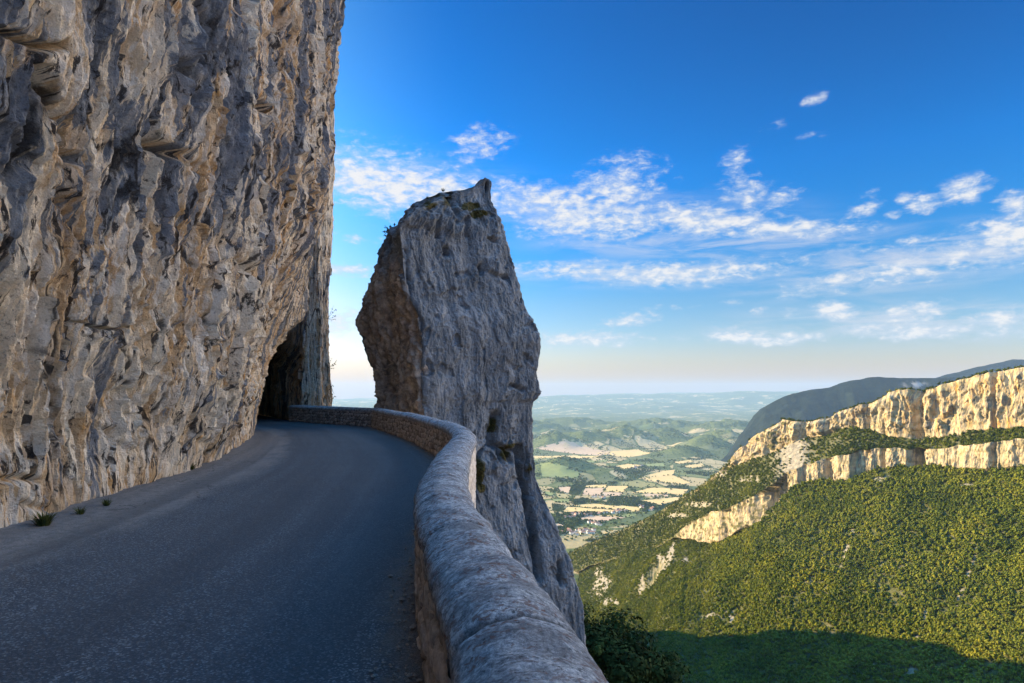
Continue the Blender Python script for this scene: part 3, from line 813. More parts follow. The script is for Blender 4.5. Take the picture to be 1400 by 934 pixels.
# ------------------------------------------------------------------ the opposite mountain: cliffs, ledge, forest slope
st = np.array([  # px, ridge, upper cliff foot, lower cliff top, lower cliff foot, distance of the ridge, steepness of the forest slope
    (690, 800, 803, 806, 808, 3700, -.06), (740, 777, 780, 796, 800, 3300, -.06), (770, 760, 763, 785, 787, 3000, -.055), (800, 745, 748, 775, 777, 2750, -.05), (850, 724, 727, 760, 762, 2400, .02), (880, 711, 714, 750, 752, 2220, .064), (900, 700, 703, 745, 748, 2080, .075),
    (920, 688, 691, 735, 737, 1970, .09), (940, 675, 679, 719, 737, 1880, .11), (960, 662, 668, 707, 741, 1790, .15), (982, 645, 651, 699, 741, 1690, .2), (1010, 612, 634, 690, 728, 1620, .3), (1040, 589, 626, 674, 712, 1540, .5),
    (1056, 574, 620, 664, 694, 1505, .6), (1078, 575, 608, 646, 670, 1470, .64), (1100, 577, 600, 636, 658, 1440, .65), (1125, 573, 596, 629, 657, 1405, .65), (1150, 562, 587, 623, 659, 1375, .65), (1165, 557, 584, 620, 655, 1355, .65),
    (1185, 552, 588, 616, 648, 1330, .65), (1200, 547, 592, 613, 641, 1310, .65), (1215, 536, 597, 613, 639, 1290, .65), (1240, 532, 600, 614, 638, 1265, .65), (1257, 536, 601, 614, 638, 1245, .65), (1275, 531, 600, 615, 638, 1225, .65), (1300, 523, 596, 612, 640, 1200, .65),
    (1340, 512, 589, 607, 641, 1155, .65), (1400, 502, 584, 600, 638, 1100, .65), (1480, 490, 580, 597, 636, 1030, .65), (1600, 478, 575, 590, 632, 930, .65), (1800, 462, 570, 585, 630, 800, .65)], float)
NCx = 1150
pxs = np.concatenate([np.linspace(690, 900, 180), np.linspace(900, 1420, 840)[1:], np.linspace(1420, 1800, 132)[1:]]); NCx = len(pxs)
sti = [np.interp(pxs, st[:, 0], st[:, k]) for k in range(7)]
# natural raggedness of the lines, in photo pixels
j1 = 2.2*fbm(v3(pxs*0.06, 1.0), 4); j2 = 2.5*fbm(v3(pxs*0.05, 7.0), 4); j3 = 2.5*fbm(v3(pxs*0.06, 12.0), 4); j4 = 3.0*fbm(v3(pxs*0.05, 19.0), 4)
pA = sti[1]+j1*0.7; pB = np.maximum(sti[2]+j2, pA+2); pC = np.maximum(sti[3]+j3, pB+2); pD = np.maximum(sti[4]+j4, pC+1)
YA = sti[5]


def down(Yt, p0, p1, t):
    return Yt*(t+(p0-HY)/F)/(t+(p1-HY)/F)


hc1 = np.clip((pB-pA)/20, 0, 1); hc2 = np.clip((pD-pC)/14, 0, 1)
YB = down(YA, pA, pB, 1.0+4.0*sstep(0.15, 0.95, hc1))
YC = down(YB, pB, pC, np.interp(pxs, [800, 900, 1000, 1100], [0.5, 0.5, 0.7, 0.8]))
YD = down(YC, pC, pD, 5.0)
pE = np.full(NCx, 1030.0)
rows_p, rows_Y, rk, tr, sc = [], [], [], [], []


def addrows(p0, p1, Y0, Y1, n, rock, trees, scree, t=None):
    for f in np.linspace(0, 1, n, endpoint=False):
        p = p0+(p1-p0)*f
        rows_p.append(p); rows_Y.append(down(Y0, p0, p, t) if t is not None else 1/(1/Y0+(1/Y1-1/Y0)*f))
        rk.append(rock); tr.append(trees); sc.append(scree)


one_ = np.ones(NCx)
addrows(pA, pB, YA, YB, 56, hc1, 1-hc1, 0*one_)
scr = np.exp(-((pxs-1085)/24)**2)
addrows(pB, pC, YB, YC, 24, 0*one_, 1-scr, scr)
addrows(pC, pD, YC, YD, 34, hc2, 1-hc2, 0*one_)
def soft(a, sg=22):
    k = np.exp(-0.5*(np.arange(-3*sg, 3*sg+1)/sg)**2); k /= k.sum()
    return np.convolve(np.pad(a, 3*sg, mode='reflect', reflect_type='odd'), k, mode='valid')


t6 = soft(sti[6]); cD = soft(YD*(t6+(pD-HY)/F))                  # the forest slope hangs from the mean foot line, not from its ragged edge
YDs = cD/(t6+(pD-HY)/F)
addrows(pD, pE, YDs, None, 120, 0*one_, one_, 0*one_, t=t6)
GP, GY = np.array(rows_p), np.array(rows_Y); RK, TR, SCR = np.array(rk), np.array(tr), np.array(sc)
NRr = len(GP)
PX = np.broadcast_to(pxs, GP.shape)
G = W(PX, GP, GY)
# relief: buttresses on the cliffs, gullies on the slope
ss = np.concatenate([[0], np.cumsum(np.hypot(np.diff(G[0, :, 0]), np.diff(G[0, :, 1])))])
SS = np.broadcast_to(ss, GP.shape)
cn = np.stack([np.gradient(G[0, :, 1]), -np.gradient(G[0, :, 0])], -1); cn /= np.linalg.norm(cn, axis=1)[:, None]
cn = np.where((cn[:, :1]*-G[0, :, :1]+cn[:, 1:]*-G[0, :, 1:2]) > 0, cn, -cn)
Zg = G[..., 2]
bt = ridged(v3(SS/46, Zg/300, 2.0), 3, 0.5)
bt2 = ridged(v3(SS/19+0.9*fbm(v3(SS/50, Zg/40), 3), Zg/80, 8.0), 4, 0.55)
bt3 = fbm(v3(SS/9, Zg/14, 5.0), 4, 0.6)
vt_ = np.clip(np.minimum(np.arange(NRr)/8.0, np.clip((56-np.arange(NRr))/14.0, 0.25, None)), 0.3, 1)[:, None]
rel = RK*(11.0*fbm(v3(SS/60, Zg/200, 2.0), 3)+2.2*bt2+2.2*bt3)*np.where(np.arange(NRr)[:, None] < 56, vt_, 0.8)
rel = rel+RK*5.5*(ridged(v3(SS/30+0.5*fbm(v3(SS/80, Zg/60, 1), 2), Zg/420, 21.0), 2, 0.5)-0.4)*vt_
ff1, _u = facets(SS+3*bt3, Zg+0.25*SS, 17.0, 34.0, 8); ff2, _u = facets(SS+1.5*bt3, Zg+0.1*SS, 8.0, 9.0, 9)
rel = rel+RK*(3.2*ff1+1.4*ff2)*vt_
# soften at the lines so that ridge and foot keep their place
ed = np.ones(NRr); 
rel_s = rel
for px0, wdt, dp in [(1255, 9, 22), (1133, 6, 14), (1054, 13, 30), (1068, 8, 14), (1018, 5, 12), (948, 5, 10), (1360, 4, 10), (1208, 4, 9), (1185, 4, 8), (1100, 6, 10), (992, 8, 12), (965, 5, 9), (1168, 4, 8)]:
    rel_s = rel_s-RK*dp*np.exp(-((PX-px0+2*bt3)/wdt)**2)
# the shadowed recess in the slope and the small rock fin
gul = fbm(v3((SS-0.9*Zg)/75, Zg/500, 4.0), 2, 0.4)
relv = (1-RK)*(7.0*gul+2*fbm(G/40, 3))*np.clip(np.arange(NRr)/80-0.6, 0.15, 1)[:, None]
G2 = G.copy()
G2[..., 0] += cn[None, :, 0]*rel_s; G2[..., 1] += cn[None, :, 1]*rel_s; G2[..., 2] += relv
# bare patches (photo px, py, rx, ry)
bare = [(822, 800, 14, 17), (835, 822, 12, 7), (984, 838, 10, 9), (962, 842, 16, 3), (1320, 661, 10, 4), (1205, 655, 14, 3), (1000, 845, 6, 10), (877, 806, 4, 10), (985, 648, 9, 4), (955, 690, 22, 4), (925, 705, 16, 4), (1025, 655, 14, 5), (915, 762, 5, 22), (818, 782, 6, 8), (1246, 913, 8, 6), (1238, 919, 14, 1.6), (1190, 908, 8, 1.6), (1160, 740, 3, 40), (1320, 790, 3, 45), (1260, 850, 3, 30), (820, 855, 12, 4), (905, 770, 16, 5), (935, 765, 10, 4)]
BARE = np.zeros(GP.shape)
for x, y, rx, ry in bare:
    BARE = np.maximum(BARE, np.exp(-(((PX-x+0.35*(GP-y))/rx)**2+((GP-y)/ry)**2)**2))
BARE = BARE*sstep(-0.35, 0.15, fbm(G/14, 3))
fin = np.exp(-(((PX-896+0.75*(GP-786))/7)**2+((GP-786)/22)**2)**2)
G2[..., 2] += 26*np.exp(-(((PX-886+0.75*(GP-786))/9)**2+((GP-786)/26)**2)**2); RKm = np.clip(RK*(1.0-(0.35+0.5*(PX < 1075))*sstep(0.05, 0.4, fbm(G/np.array([14, 14, 9])+50, 4)))+0.6*fin*sstep(-0.2, 0.2, fbm(G/8, 3)), 0, 1)
SCR2 = np.clip(SCR*1.3+BARE*1.2+0.25*sstep(0.25, 0.6, fbm(v3(SS/26, Zg/60, 3), 4)), 0, 1)
# back of the ridge
bk = np.stack([G2[0]+np.array([0.8*k, 0.9*k, -0.22*k]) for k in (420, 140, 25)])
bk[2, :, 2] += 3; Gall = np.concatenate([bk, G2])
uvF = np.stack([SS, Zg], -1); uvF = np.concatenate([uvF[:1]]*3+[uvF])
z3 = lambda a, v: np.concatenate([np.full((3, NCx), v), a])
mtn = mesh_obj('mountain', Gall, grid_faces(NRr+3, NCx)[:, ::-1], M_FAR, uv=uvF, attrs={'rock': z3(RKm, 0), 'scree': z3(SCR2, 0), 'ochre': z3(np.clip(np.where(np.arange(NRr)[:, None] < 58, 0.25+0.75*sstep(1180, 1300, PX), 0.15), 0, 1)*(0.7+0.5*fbm(v3(SS/70, Zg/60, 9), 3)), 0)})
tagp(mtn, kind='structure')


# ------------------------------------------------------------------ trees made of leaf clumps
def crown(nleaf, rnd, rad=(1, 1, 1), leaf=0.35, lobes=5, core=True, cnt=(0, 0, 0)):
    """unit crown: verts, tris, tone per vert"""
    V, Fc, T = [], [], []
    lc = rnd.normal(size=(lobes, 3))*0.42; lc[:, 2] = np.abs(lc[:, 2])*0.8-0.1; lr = rnd.uniform(0.45, 0.75, lobes)
    lt = rnd.uniform(-0.12, 0.12, lobes)
    k = rnd.integers(0, lobes, nleaf)
    dirs = rnd.normal(size=(nleaf, 3)); dirs /= np.linalg.norm(dirs, axis=1)[:, None]; dirs[:, 2] = np.where(dirs[:, 2] < -0.4, -dirs[:, 2], dirs[:, 2])
    c = lc[k]+dirs*(lr[k]*rnd.uniform(0.72, 1.08, nleaf))[:, None]
    nrm = dirs+rnd.normal(size=(nleaf, 3))*0.20; nrm /= np.linalg.norm(nrm, axis=1)[:, None]
    a = np.cross(nrm, rnd.normal(size=(nleaf, 3))); a /= np.linalg.norm(a, axis=1)[:, None]; b = np.cross(nrm, a)
    sz = leaf*rnd.uniform(0.6, 1.3, nleaf)[:, None]
    q = np.stack([c-a*sz, c-b*sz*0.7, c+a*sz, c+b*sz*0.7], 1)
    V = q.reshape(-1, 3); Fc = np.arange(nleaf*4).reshape(-1, 4)
    T = np.repeat(lt[k]+rnd.uniform(-0.10, 0.10, nleaf), 4)
    return V*np.array(rad)+np.array(cnt), Fc, T


def tile(protos, pos, scl, rot, tone, idx):
    """copies of small crowns in one array"""
    Vs, Fs, Ts, off = [], [], [], 0
    for p, (v, f, t) in enumerate(protos):
        m = np.where(idx == p)[0]
        if not len(m): continue
        c, s = np.cos(rot[m]), np.sin(rot[m])
        x = (v[None, :, 0]*c[:, None]-v[None, :, 1]*s[:, None])*scl[m, :1]+pos[m, :1]
        y = (v[None, :, 0]*s[:, None]+v[None, :, 1]*c[:, None])*scl[m, :1]+pos[m, 1:2]
        z = v[None, :, 2]*scl[m, 1:2]+pos[m, 2:3]
        Vs.append(np.stack([x, y, z], -1).reshape(-1, 3)); Ts.append((t[None, :]+tone[m, None]).ravel())
        Fs.append((f[None]+(np.arange(len(m))*len(v))[:, None, None]).reshape(-1, f.shape[1])+off); off += len(m)*len(v)
    return np.vstack(Vs), np.vstack(Fs), np.concatenate(Ts)


# scatter over the slope, by area
quadA = np.linalg.norm(np.cross(G2[1:, :-1]-G2[:-1, :-1], G2[:-1, 1:]-G2[:-1, :-1]), axis=-1)
TD = np.clip(TR-BARE*1.3-fin, 0, 1)*(0.6+0.4*sstep(-0.55, 0.1, fbm(G/55+10, 3)))
TDq = TD[:-1, :-1]
ok = (PX[:-1, :-1] > 735) & (PX[:-1, :-1] < 1440) & (GP[:-1, :-1] < 965)
dens = np.where(ok, TDq*quadA, 0)/13.0
dens *= np.clip(1500/GY[:-1, :-1], 0.35, 1)**1.0
cum = np.cumsum(dens.ravel()); ntree = int(cum[-1])
pick = np.searchsorted(cum, rng.random(ntree)*cum[-1]); ri, ci = np.unravel_index(pick, dens.shape)
a, b = rng.random(ntree)[:, None], rng.random(ntree)[:, None]
tp = (G2[ri, ci]*(1-a)+G2[ri+1, ci]*a)*(1-b)+(G2[ri, ci+1]*(1-a)+G2[ri+1, ci+1]*a)*b
# a fringe of trees along the ridge and along the brink of the lower cliff
kf = rng.integers(int(0.2*NCx), int(0.93*NCx), 700); rw = np.where(rng.random(700) < 0.6, 0, 79)
fr = G2[rw, kf]+np.stack([rng.uniform(0, 9, 700), rng.uniform(0, 9, 700), rng.uniform(-2, 0.3, 700)], -1)
fr = fr[RK[rw, kf] > 0.5]; rwk = rw[RK[rw, kf] > 0.5]; kfk = kf[RK[rw, kf] > 0.5]
tp = np.vstack([tp, fr]); ri = np.concatenate([ri, rwk]); ci = np.concatenate([ci, kfk]); ntree = len(tp)
print('forest trees', ntree)
tsz = rng.uniform(0.6, 1.25, ntree)*2.95*np.clip(1.0+(tp[:, 1]-1500)/5000, 1, 1.3)
up_zone = ri < 56+24                      # the scrub of the ledge is lower
tsz *= np.where(up_zone | (ci < 300), 0.72, 1.0)
tone = 0.50+0.45*fbm(tp/70, 3)+rng.normal(0, 0.10, ntree)-np.where(up_zone, 0.28, 0.0)
tone = tone+0.10*sstep(1000, 1350, PX[ri, ci])*sstep(650, 850, GP[ri, ci])
r_ = np.random.default_rng(21)
pr_near = [crown(38, r_, leaf=0.44, lobes=5) for _ in range(8)]
pr_far = [crown(20, r_, leaf=0.55, lobes=3) for _ in range(6)]
scl = np.stack([tsz, tsz*rng.uniform(0.95, 1.35, ntree)], -1); rot = rng.random(ntree)*6.28
pos = tp+np.stack([0*tsz, 0*tsz, tsz*0.75], -1)
# the trees that show largest stand as objects of their own, the rest is one wood
tpx, tpy = proj(tp)
show = np.where((tpx > 830) & (tpx < 1400) & (tpy < 932) & (tpy > 640), tsz/tp[:, 1], 0)
big = np.argsort(-show)[:260]
isbig = np.zeros(ntree, bool); isbig[big] = True
nearm = (tp[:, 1] < 1750) & ~isbig; farm = (tp[:, 1] >= 1750) & ~isbig
v1, f1, t1 = tile(pr_near, pos[nearm], scl[nearm], rot[nearm], tone[nearm], rng.integers(0, 8, nearm.sum()))
v2, f2, t2 = tile(pr_far, pos[farm], scl[farm], rot[farm], tone[farm], rng.integers(0, 6, farm.sum()))
forest = mesh_obj('forest', np.vstack([v1, v2]), np.vstack([f1, f2+len(v1)]), M_TREE, smooth=False, attrs={'tone': np.concatenate([t1, t2])})
tagp(forest, kind='stuff')


def tube(pts, rads, n=7):
    pts = np.asarray(pts, float); rads = np.asarray(rads, float)
    d = np.gradient(pts, axis=0); d /= np.linalg.norm(d, axis=1)[:, None]
    ref = np.array([0.3, 0.9, 0.2]); a = np.cross(d, ref); a /= np.linalg.norm(a, axis=1)[:, None]; b = np.cross(d, a)
    t = np.linspace(0, 2*math.pi, n, endpoint=False)
    V = pts[:, None]+rads[:, None, None]*(a[:, None]*np.cos(t)[None, :, None]+b[:, None]*np.sin(t)[None, :, None])
    return V.reshape(-1, 3), grid_faces(len(pts), n, True)


trunk_v, trunk_f = tube([(0, 0, -0.9), (0.02, 0.01, -0.3), (0.0, 0.03, 0.1)], [0.07, 0.05, 0.03], 5)
proto_tr = []
for k in range(6):
    rr = np.random.default_rng(50+k); v, f, t = crown(64, rr, leaf=0.36, lobes=6)
    tones = []
    for dt in (0.18, 0.42, 0.66, 0.9):
        e = bpy.data.meshes.new('crown'); tones.append((v, f, t+dt))
    proto_tr.append(tones)
mesh_cache = {}
tr_src = None
LAB = 'single leafy tree low on the forested far slope'
tmesh = None
for n_, i_ in enumerate(big):
    k = n_ % 6; q = int(np.clip(tone[i_]*4, 0, 3))
    root = empty('forest_tree', tuple(pos[i_]), float(rot[i_]))
    root.scale = (scl[i_, 0], scl[i_, 0], scl[i_, 1])
    tagp(root, LAB, 'tree', 'trees at the foot of the far forest slope')
    if (k, q) not in mesh_cache:
        v, f, t = proto_tr[k][q]
        o = mesh_obj('crown', v, f, M_TREE, root, smooth=False, attrs={'tone': t}); mesh_cache[(k, q)] = o
    else:
        o = mesh_cache[(k, q)].copy(); COL.objects.link(o); o.parent = root
    if tmesh is None:
        tmesh = mesh_obj('trunk', trunk_v, trunk_f, M_BARK, root)
    else:
        o = tmesh.copy(); COL.objects.link(o); o.parent = root

# ------------------------------------------------------------------ spur whose shadow lies over the foot of the slope
bp = [(800, 872), (860, 868), (950, 871), (1050, 867), (1150, 866), (1200, 873), (1250, 878), (1290, 885), (1320, 902), (1400, 911), (1480, 925)]
cols = np.array([np.argmin(np.abs(pxs-x)) for x, y in bp])
pts = []
for (x, y), c in zip(bp, cols):
    r0 = np.argmin(np.abs(GP[:, c]-y)); p = G2[r0, c]+np.array([0, 0, 7.0])
    t = (p[0]+40)/(-SUND[0]); q = p+SUND*t; pts.append(q[1:])
pts = np.array(pts); pts = pts[np.argsort(pts[:, 0])]
print('spur crest', np.round(pts).tolist())
cy = np.concatenate([[300, 700], pts[:, 0], [pts[-1, 0]+60, pts[-1, 0]+400]])
cz = np.concatenate([[-10, min(-30, pts[0, 1]+40)], pts[:, 1], [pts[-1, 1]-10, VALLEY]])
yy = np.linspace(300, cy[-1], 260); zz = np.interp(yy, cy, cz)+1.5*fbm(v3(yy/14, 3.0), 3)
cs = np.linspace(-1, 1, 41)
depth = (zz-VALLEY+5)
SX = -40+cs[None, :]*depth[:, None]/1.9; SZ = zz[:, None]-np.abs(cs)[None, :]*depth[:, None]
SZ = SZ+6*fbm(v3(SX/40, yy[:, None]/40, 0), 4)*np.clip(np.abs(cs)*8, 0, 1)[None, :]
spur = mesh_obj('hills', np.stack([SX, np.broadcast_to(yy[:, None], SX.shape), SZ], -1), grid_faces(len(yy), 41), mat_forest_ground('wooded_spur', (0.025, 0.04, 0.015), (0.06, 0.075, 0.028), (0.3, 0.28, 0.25), 0.06), attrs={'rock': np.zeros(SX.shape)})
tagp(spur, kind='structure')

# ------------------------------------------------------------------ valley floor with hills and the distant plateau
tana = np.concatenate([np.linspace(-0.8, -0.3, 40), np.linspace(-0.3, 0.5, 420)[1:], np.linspace(0.5, 1.6, 60)[1:]])
Yv = np.exp(np.linspace(math.log(1000), math.log(46000), 460))
VX = tana[None, :]*Yv[:, None]; VY = np.broadcast_to(Yv[:, None], VX.shape)
vz = np.full(VX.shape, VALLEY)
vz += 6*fbm(v3(VX/700, VY/700), 3)*sstep(6000, 9000, VY)
wood = np.zeros(VX.shape)
hills = [  # px, distance, top py, half width m across, half depth m
    (800, 9300, 590, 620, 600), (850, 9800, 583, 560, 700), (905, 9900, 586, 500, 700), (760, 9000, 591, 350, 450), (965, 8600, 596, 330, 500), (990, 9300, 588, 400, 600),
    (775, 6150, 627, 330, 330), (812, 5950, 640, 330, 240), (935, 8000, 610, 260, 260), (1000, 11500, 575, 900, 900), (900, 12500, 573, 1200, 900), (780, 13500, 572, 1200, 900), (700, 12000, 573, 1100, 900)]
for px, Yd, py, rx, ry in hills:
    p = W(px, py, Yd); h = p[2]-VALLEY
    g = np.exp(-(((VX-p[0])/rx)**2+((VY-Yd)/ry)**2))
    vz = np.maximum(vz, VALLEY+h*g*(1+0.25*fbm(v3(VX/260, VY/260), 4))); wood = np.maximum(wood, 0.17*g*(h > 60))
roll = fbm(v3(VX/1800, VY/1800, 5), 5, 0.55)
vz += sstep(10000, 16000, VY)*(40*(roll+0.2))
pl = sstep(26000, 36000, VY+2500*fbm(v3(VX/6000, VY/6000, 2), 3))
pz = EYE-(np.interp(HX+F*tana, [300, 455, 560, 700, 740, 850, 950, 1010, 1060, 1200, 1800], [550, 549, 547, 544, 543, 540, 538.5, 536, 537, 537, 537])-HY)/F*38000
vz = vz*(1-pl)+(pz[None, :]+130*fbm(v3(VX/4000, VY/3000, 8), 5))*pl
wood += 0.07*sstep(9000, 12000, VY)+0.06*sstep(13000, 20000, VY)
vz = np.where(VY < 2600, vz-4, vz)
valley = mesh_obj('ground', np.stack([VX, VY, vz], -1), grid_faces(len(Yv), len(tana)), M_VAL, attrs={'wood': wood})
tagp(valley, kind='structure')


def gz(x, y):
    """height of the valley floor"""
    iy = np.interp(np.log(np.maximum(y, 1001)), np.log(Yv), np.arange(len(Yv))); ix = np.interp(x/y, tana, np.arange(len(tana)))
    i0 = np.clip(iy.astype(int), 0, len(Yv)-2); j0 = np.clip(ix.astype(int), 0, len(tana)-2); a = iy-i0; b = ix-j0
    return (vz[i0, j0]*(1-a)+vz[i0+1, j0]*a)*(1-b)+(vz[i0, j0+1]*(1-a)+vz[i0+1, j0+1]*a)*b


def onground(px, py):
    Yd = (EYE-VALLEY)*F/(np.asarray(py, float)-HY)
    return (np.asarray(px, float)-HX)/F*Yd, Yd


def field(quad, mat):
    q = np.asarray(quad, float); n = 14
    u = np.linspace(0, 1, n); U, Vv = np.meshgrid(u, u)
    pp = (q[0]*(1-U[..., None])+q[1]*U[..., None])*(1-Vv[..., None])+(q[3]*(1-U[..., None])+q[2]*U[..., None])*Vv[..., None]
    x, y = onground(pp[..., 0], pp[..., 1])
    o = mesh_obj('field', np.stack([x, y, gz(x, y)+1.2], -1), grid_faces(n, n), mat); tagp(o, kind='structure')


Zq = lambda pts: [(730+x/7.0, 600+y/7.0) for x, y in pts]
fields = [
    ([(0, 115), (380, 100), (740, 130), (640, 165)], M_EARTH), ([(0, 165), (640, 165), (560, 188), (0, 190)], M_STRAW), ([(560, 140), (1000, 112), (1120, 145), (900, 180)], M_STRAW), ([(0, 190), (230, 175), (240, 190), (0, 205)], M_MEADOW),
    ([(480, 212), (700, 205), (700, 222), (490, 228)], M_MEADOW), ([(520, 258), (610, 262), (600, 275), (530, 272)], M_STRAW), ([(780, 262), (900, 240), (1050, 255), (860, 292)], M_STRAW), ([(1060, 240), (1230, 232), (1260, 262), (1090, 265)], M_MEADOW),
    ([(1000, 388), (1230, 308), (1350, 296), (1330, 350)], M_STRAW), ([(1000, 388), (1330, 350), (1500, 420), (1400, 440)], M_STRAW), ([(1440, 260), (1600, 235), (1640, 262), (1480, 285)], M_STRAW), ([(1330, 222), (1500, 200), (1520, 225), (1390, 240)], M_STRAW),
    ([(500, 445), (700, 440), (690, 470), (490, 466)], M_STRAW), ([(490, 475), (680, 470), (640, 545), (460, 535)], M_EARTH), ([(705, 452), (910, 450), (850, 512), (670, 505)], M_STRAW), ([(660, 510), (850, 515), (820, 550), (640, 545)], M_EARTH), ([(230, 465), (350, 455), (340, 520), (250, 512)], M_EARTH),
    ([(930, 515), (1130, 465), (1480, 485), (1420, 545)], M_STRAW), ([(1080, 525), (1300, 530), (1280, 560), (1040, 548)], M_EARTH), ([(1040, 590), (1400, 555), (1380, 600), (1200, 640)], M_STRAW), ([(170, 575), (340, 580), (330, 612), (200, 608)], M_MEADOW),
    ([(330, 640), (560, 620), (1040, 655), (1000, 700)], M_STRAW), ([(260, 705), (330, 650), (1000, 700), (700, 705)], M_STRAW), ([(410, 765), (560, 735), (880, 755), (620, 800)], M_EARTH), ([(760, 735), (1090, 705), (900, 750), (850, 752)], M_MEADOW), ([(560, 735), (760, 728), (870, 752), (700, 745)], M_STRAW),
    ([(205, 810), (290, 820), (270, 850), (205, 845)], M_EARTH), ([(640, 910), (780, 870), (740, 915), (660, 925)], M_STRAW), ([(100, 500), (200, 520), (180, 555), (110, 545)], M_MEADOW), ([(60, 330), (440, 370), (420, 395), (80, 380)], M_MEADOW)]
for qd, m in fields: field(Zq(qd), m)
fpoly = [np.array(Zq(q)) for q, m in fields]


def inside(px, py, q):
    s = np.ones(px.shape, bool); s2 = np.ones(px.shape, bool)
    for k in range(4):
        a, b = q[k], q[(k+1) % 4]; cr_ = (b[0]-a[0])*(py-a[1])-(b[1]-a[1])*(px-a[0])
        s &= cr_ > 0; s2 &= cr_ < 0
    return s | s2


# woods, hedges and orchard rows of the valley
N = 60000
vy = (EYE-VALLEY)*F/(rng.uniform(592, 740, N)-HY); vpx = rng.uniform(718, 1100, N); vx = (vpx-HX)/F*vy; vpy = HY+(EYE-VALLEY)*F/vy
den = sstep(-0.02, 0.22, fbm(v3(vx/330, vy/520, 3), 4))+0.05
hd = np.minimum.reduce([np.where(True, seg_dist(vpx, vpy, [tuple(p) for p in np.vstack([q, q[:1]])]), 0) for q in fpoly])
den = np.where(hd < 0.6, 0.30, den)
inf = np.zeros(N, bool)
for q in fpoly: inf |= inside(vpx, vpy, q)
den = np.where(inf & (hd > 0.5), 0.004, den)
keep = rng.random(N) < den
vx, vy = vx[keep], vy[keep]
# orchards
orx, ory = [], []
for (a, b, c, d_), nrow in [(((350, 470), (480, 470), (430, 545), (330, 530)), 9), (((730, 555), (860, 550), (820, 645), (670, 635)), 10), (((960, 560), (1040, 555), (970, 650), (880, 645)), 8), (((170, 620), (300, 640), (260, 700), (180, 690)), 8)]:
    a, b, c, d_ = [np.array(p, float) for p in Zq([a, b, c, d_])]
    for k in range(nrow):
        f = (k+0.5)/nrow; p0, p1 = a*(1-f)+b*f, d_*(1-f)+c*f
        for g in np.linspace(0, 1, 44):
            x, y = onground(*(p0*(1-g)+p1*g)); orx.append(x); ory.append(y)
no = len(orx)
vx = np.concatenate([vx, orx]); vy = np.concatenate([vy, ory]); n = len(vx)
vs = rng.uniform(4, 8.5, n); vs[-no:] = 4.2
vt = 0.42+0.5*fbm(v3(vx/300, vy/300), 3)+rng.normal(0, 0.12, n)
pr_v = [crown(9, r_, leaf=0.8, lobes=2) for _ in range(6)]
v, f, t = tile(pr_v, np.stack([vx, vy, gz(vx, vy)+vs*0.6], -1), np.stack([vs, vs*0.9], -1), rng.random(n)*6.28, vt, rng.integers(0, 6, n))
wd = mesh_obj('valley_woods', v, f, M_VTREE, smooth=False, attrs={'tone': t}); tagp(wd, kind='stuff')
print('valley trees', n)

# village houses
def house(px, py, s, rz, row):
    x, y = onground(px, py); z = float(gz(np.array([x]), np.array([y]))[0])
    root = empty('village_house', (float(x), float(y), z), rz); root.scale = (s, s, s)
    tagp(root, row[0], 'house', row[1])
    if not house.src:
        w_, d2, h = 6.0, 4.5, 6.0
        v = np.array([(-w_, -d2, -2), (w_, -d2, -2), (w_, d2, -2), (-w_, d2, -2), (-w_, -d2, h), (w_, -d2, h), (w_, d2, h), (-w_, d2, h), (-w_, 0, h+2.6), (w_, 0, h+2.6)])
        house.src.append(mesh_obj('wall', v, [np.array([(0, 1, 5, 4), (1, 2, 6, 5), (2, 3, 7, 6), (3, 0, 4, 7)]), np.array([(4, 8, 7), (5, 6, 9)])], M_HWALL, root, smooth=False))
        e = 0.5
        rv = np.array([(-w_-e, -d2-e, h-.1), (w_+e, -d2-e, h-.1), (w_+e, 0, h+3.1), (-w_-e, 0, h+3.1), (-w_-e, d2+e, h-.1), (w_+e, d2+e, h-.1), (-w_-e, 0, h+2.75), (w_+e, 0, h+2.75)])
        house.src.append(mesh_obj('roof', rv, np.array([(0, 1, 2, 3), (3, 2, 5, 4), (0, 6, 7, 1), (6, 4, 5, 7)]), M_ROOF, root, smooth=False))
    else:
        for sobj in house.src:
            o = sobj.copy(); COL.objects.link(o); o.parent = root


house.src = []
rh = random.Random(5)
for cnt, (x0, y0), (x1, y1), jit, row in [
        (16, (300, 745), (430, 735), 20, ('pale house in the cluster left of the brown ploughed field', 'houses left of the brown field')),
        (20, (480, 738), (880, 690), 8, ('pale house in the thin row above the brown ploughed field', 'houses in a row above the brown field')),
        (11, (1000, 655), (1190, 690), 14, ('white house among trees at the edge of the forest slope', 'houses at the edge of the slope')),
        (26, (220, 900), (560, 900), 22, ('pale house in the village beside the foot of the pinnacle', 'houses of the village beside the pinnacle')),
        (9, (520, 800), (680, 830), 10, ('pale house in the strip below the brown ploughed field', 'houses below the brown field')),
        (7, (540, 555), (680, 570), 7, ('pale house in the hamlet beside the orchard rows', 'houses by the orchards')),
        (5, (700, 158), (760, 150), 4, ('pale farmhouse on the wide tan field beyond the small hill', 'farm buildings on the tan field')),
        (8, (950, 285), (1060, 240), 14, ('pale house in the far hamlet between field and meadow', 'houses of the far hamlet'))]:
    for k in range(cnt):
        f_ = rh.random(); (px, py), = Zq([(x0+(x1-x0)*f_+rh.uniform(-jit, jit), y0+(y1-y0)*f_+rh.uniform(-jit, jit))])
        house(px, py, rh.uniform(1.1, 1.8), rh.uniform(0, 3.14), row)

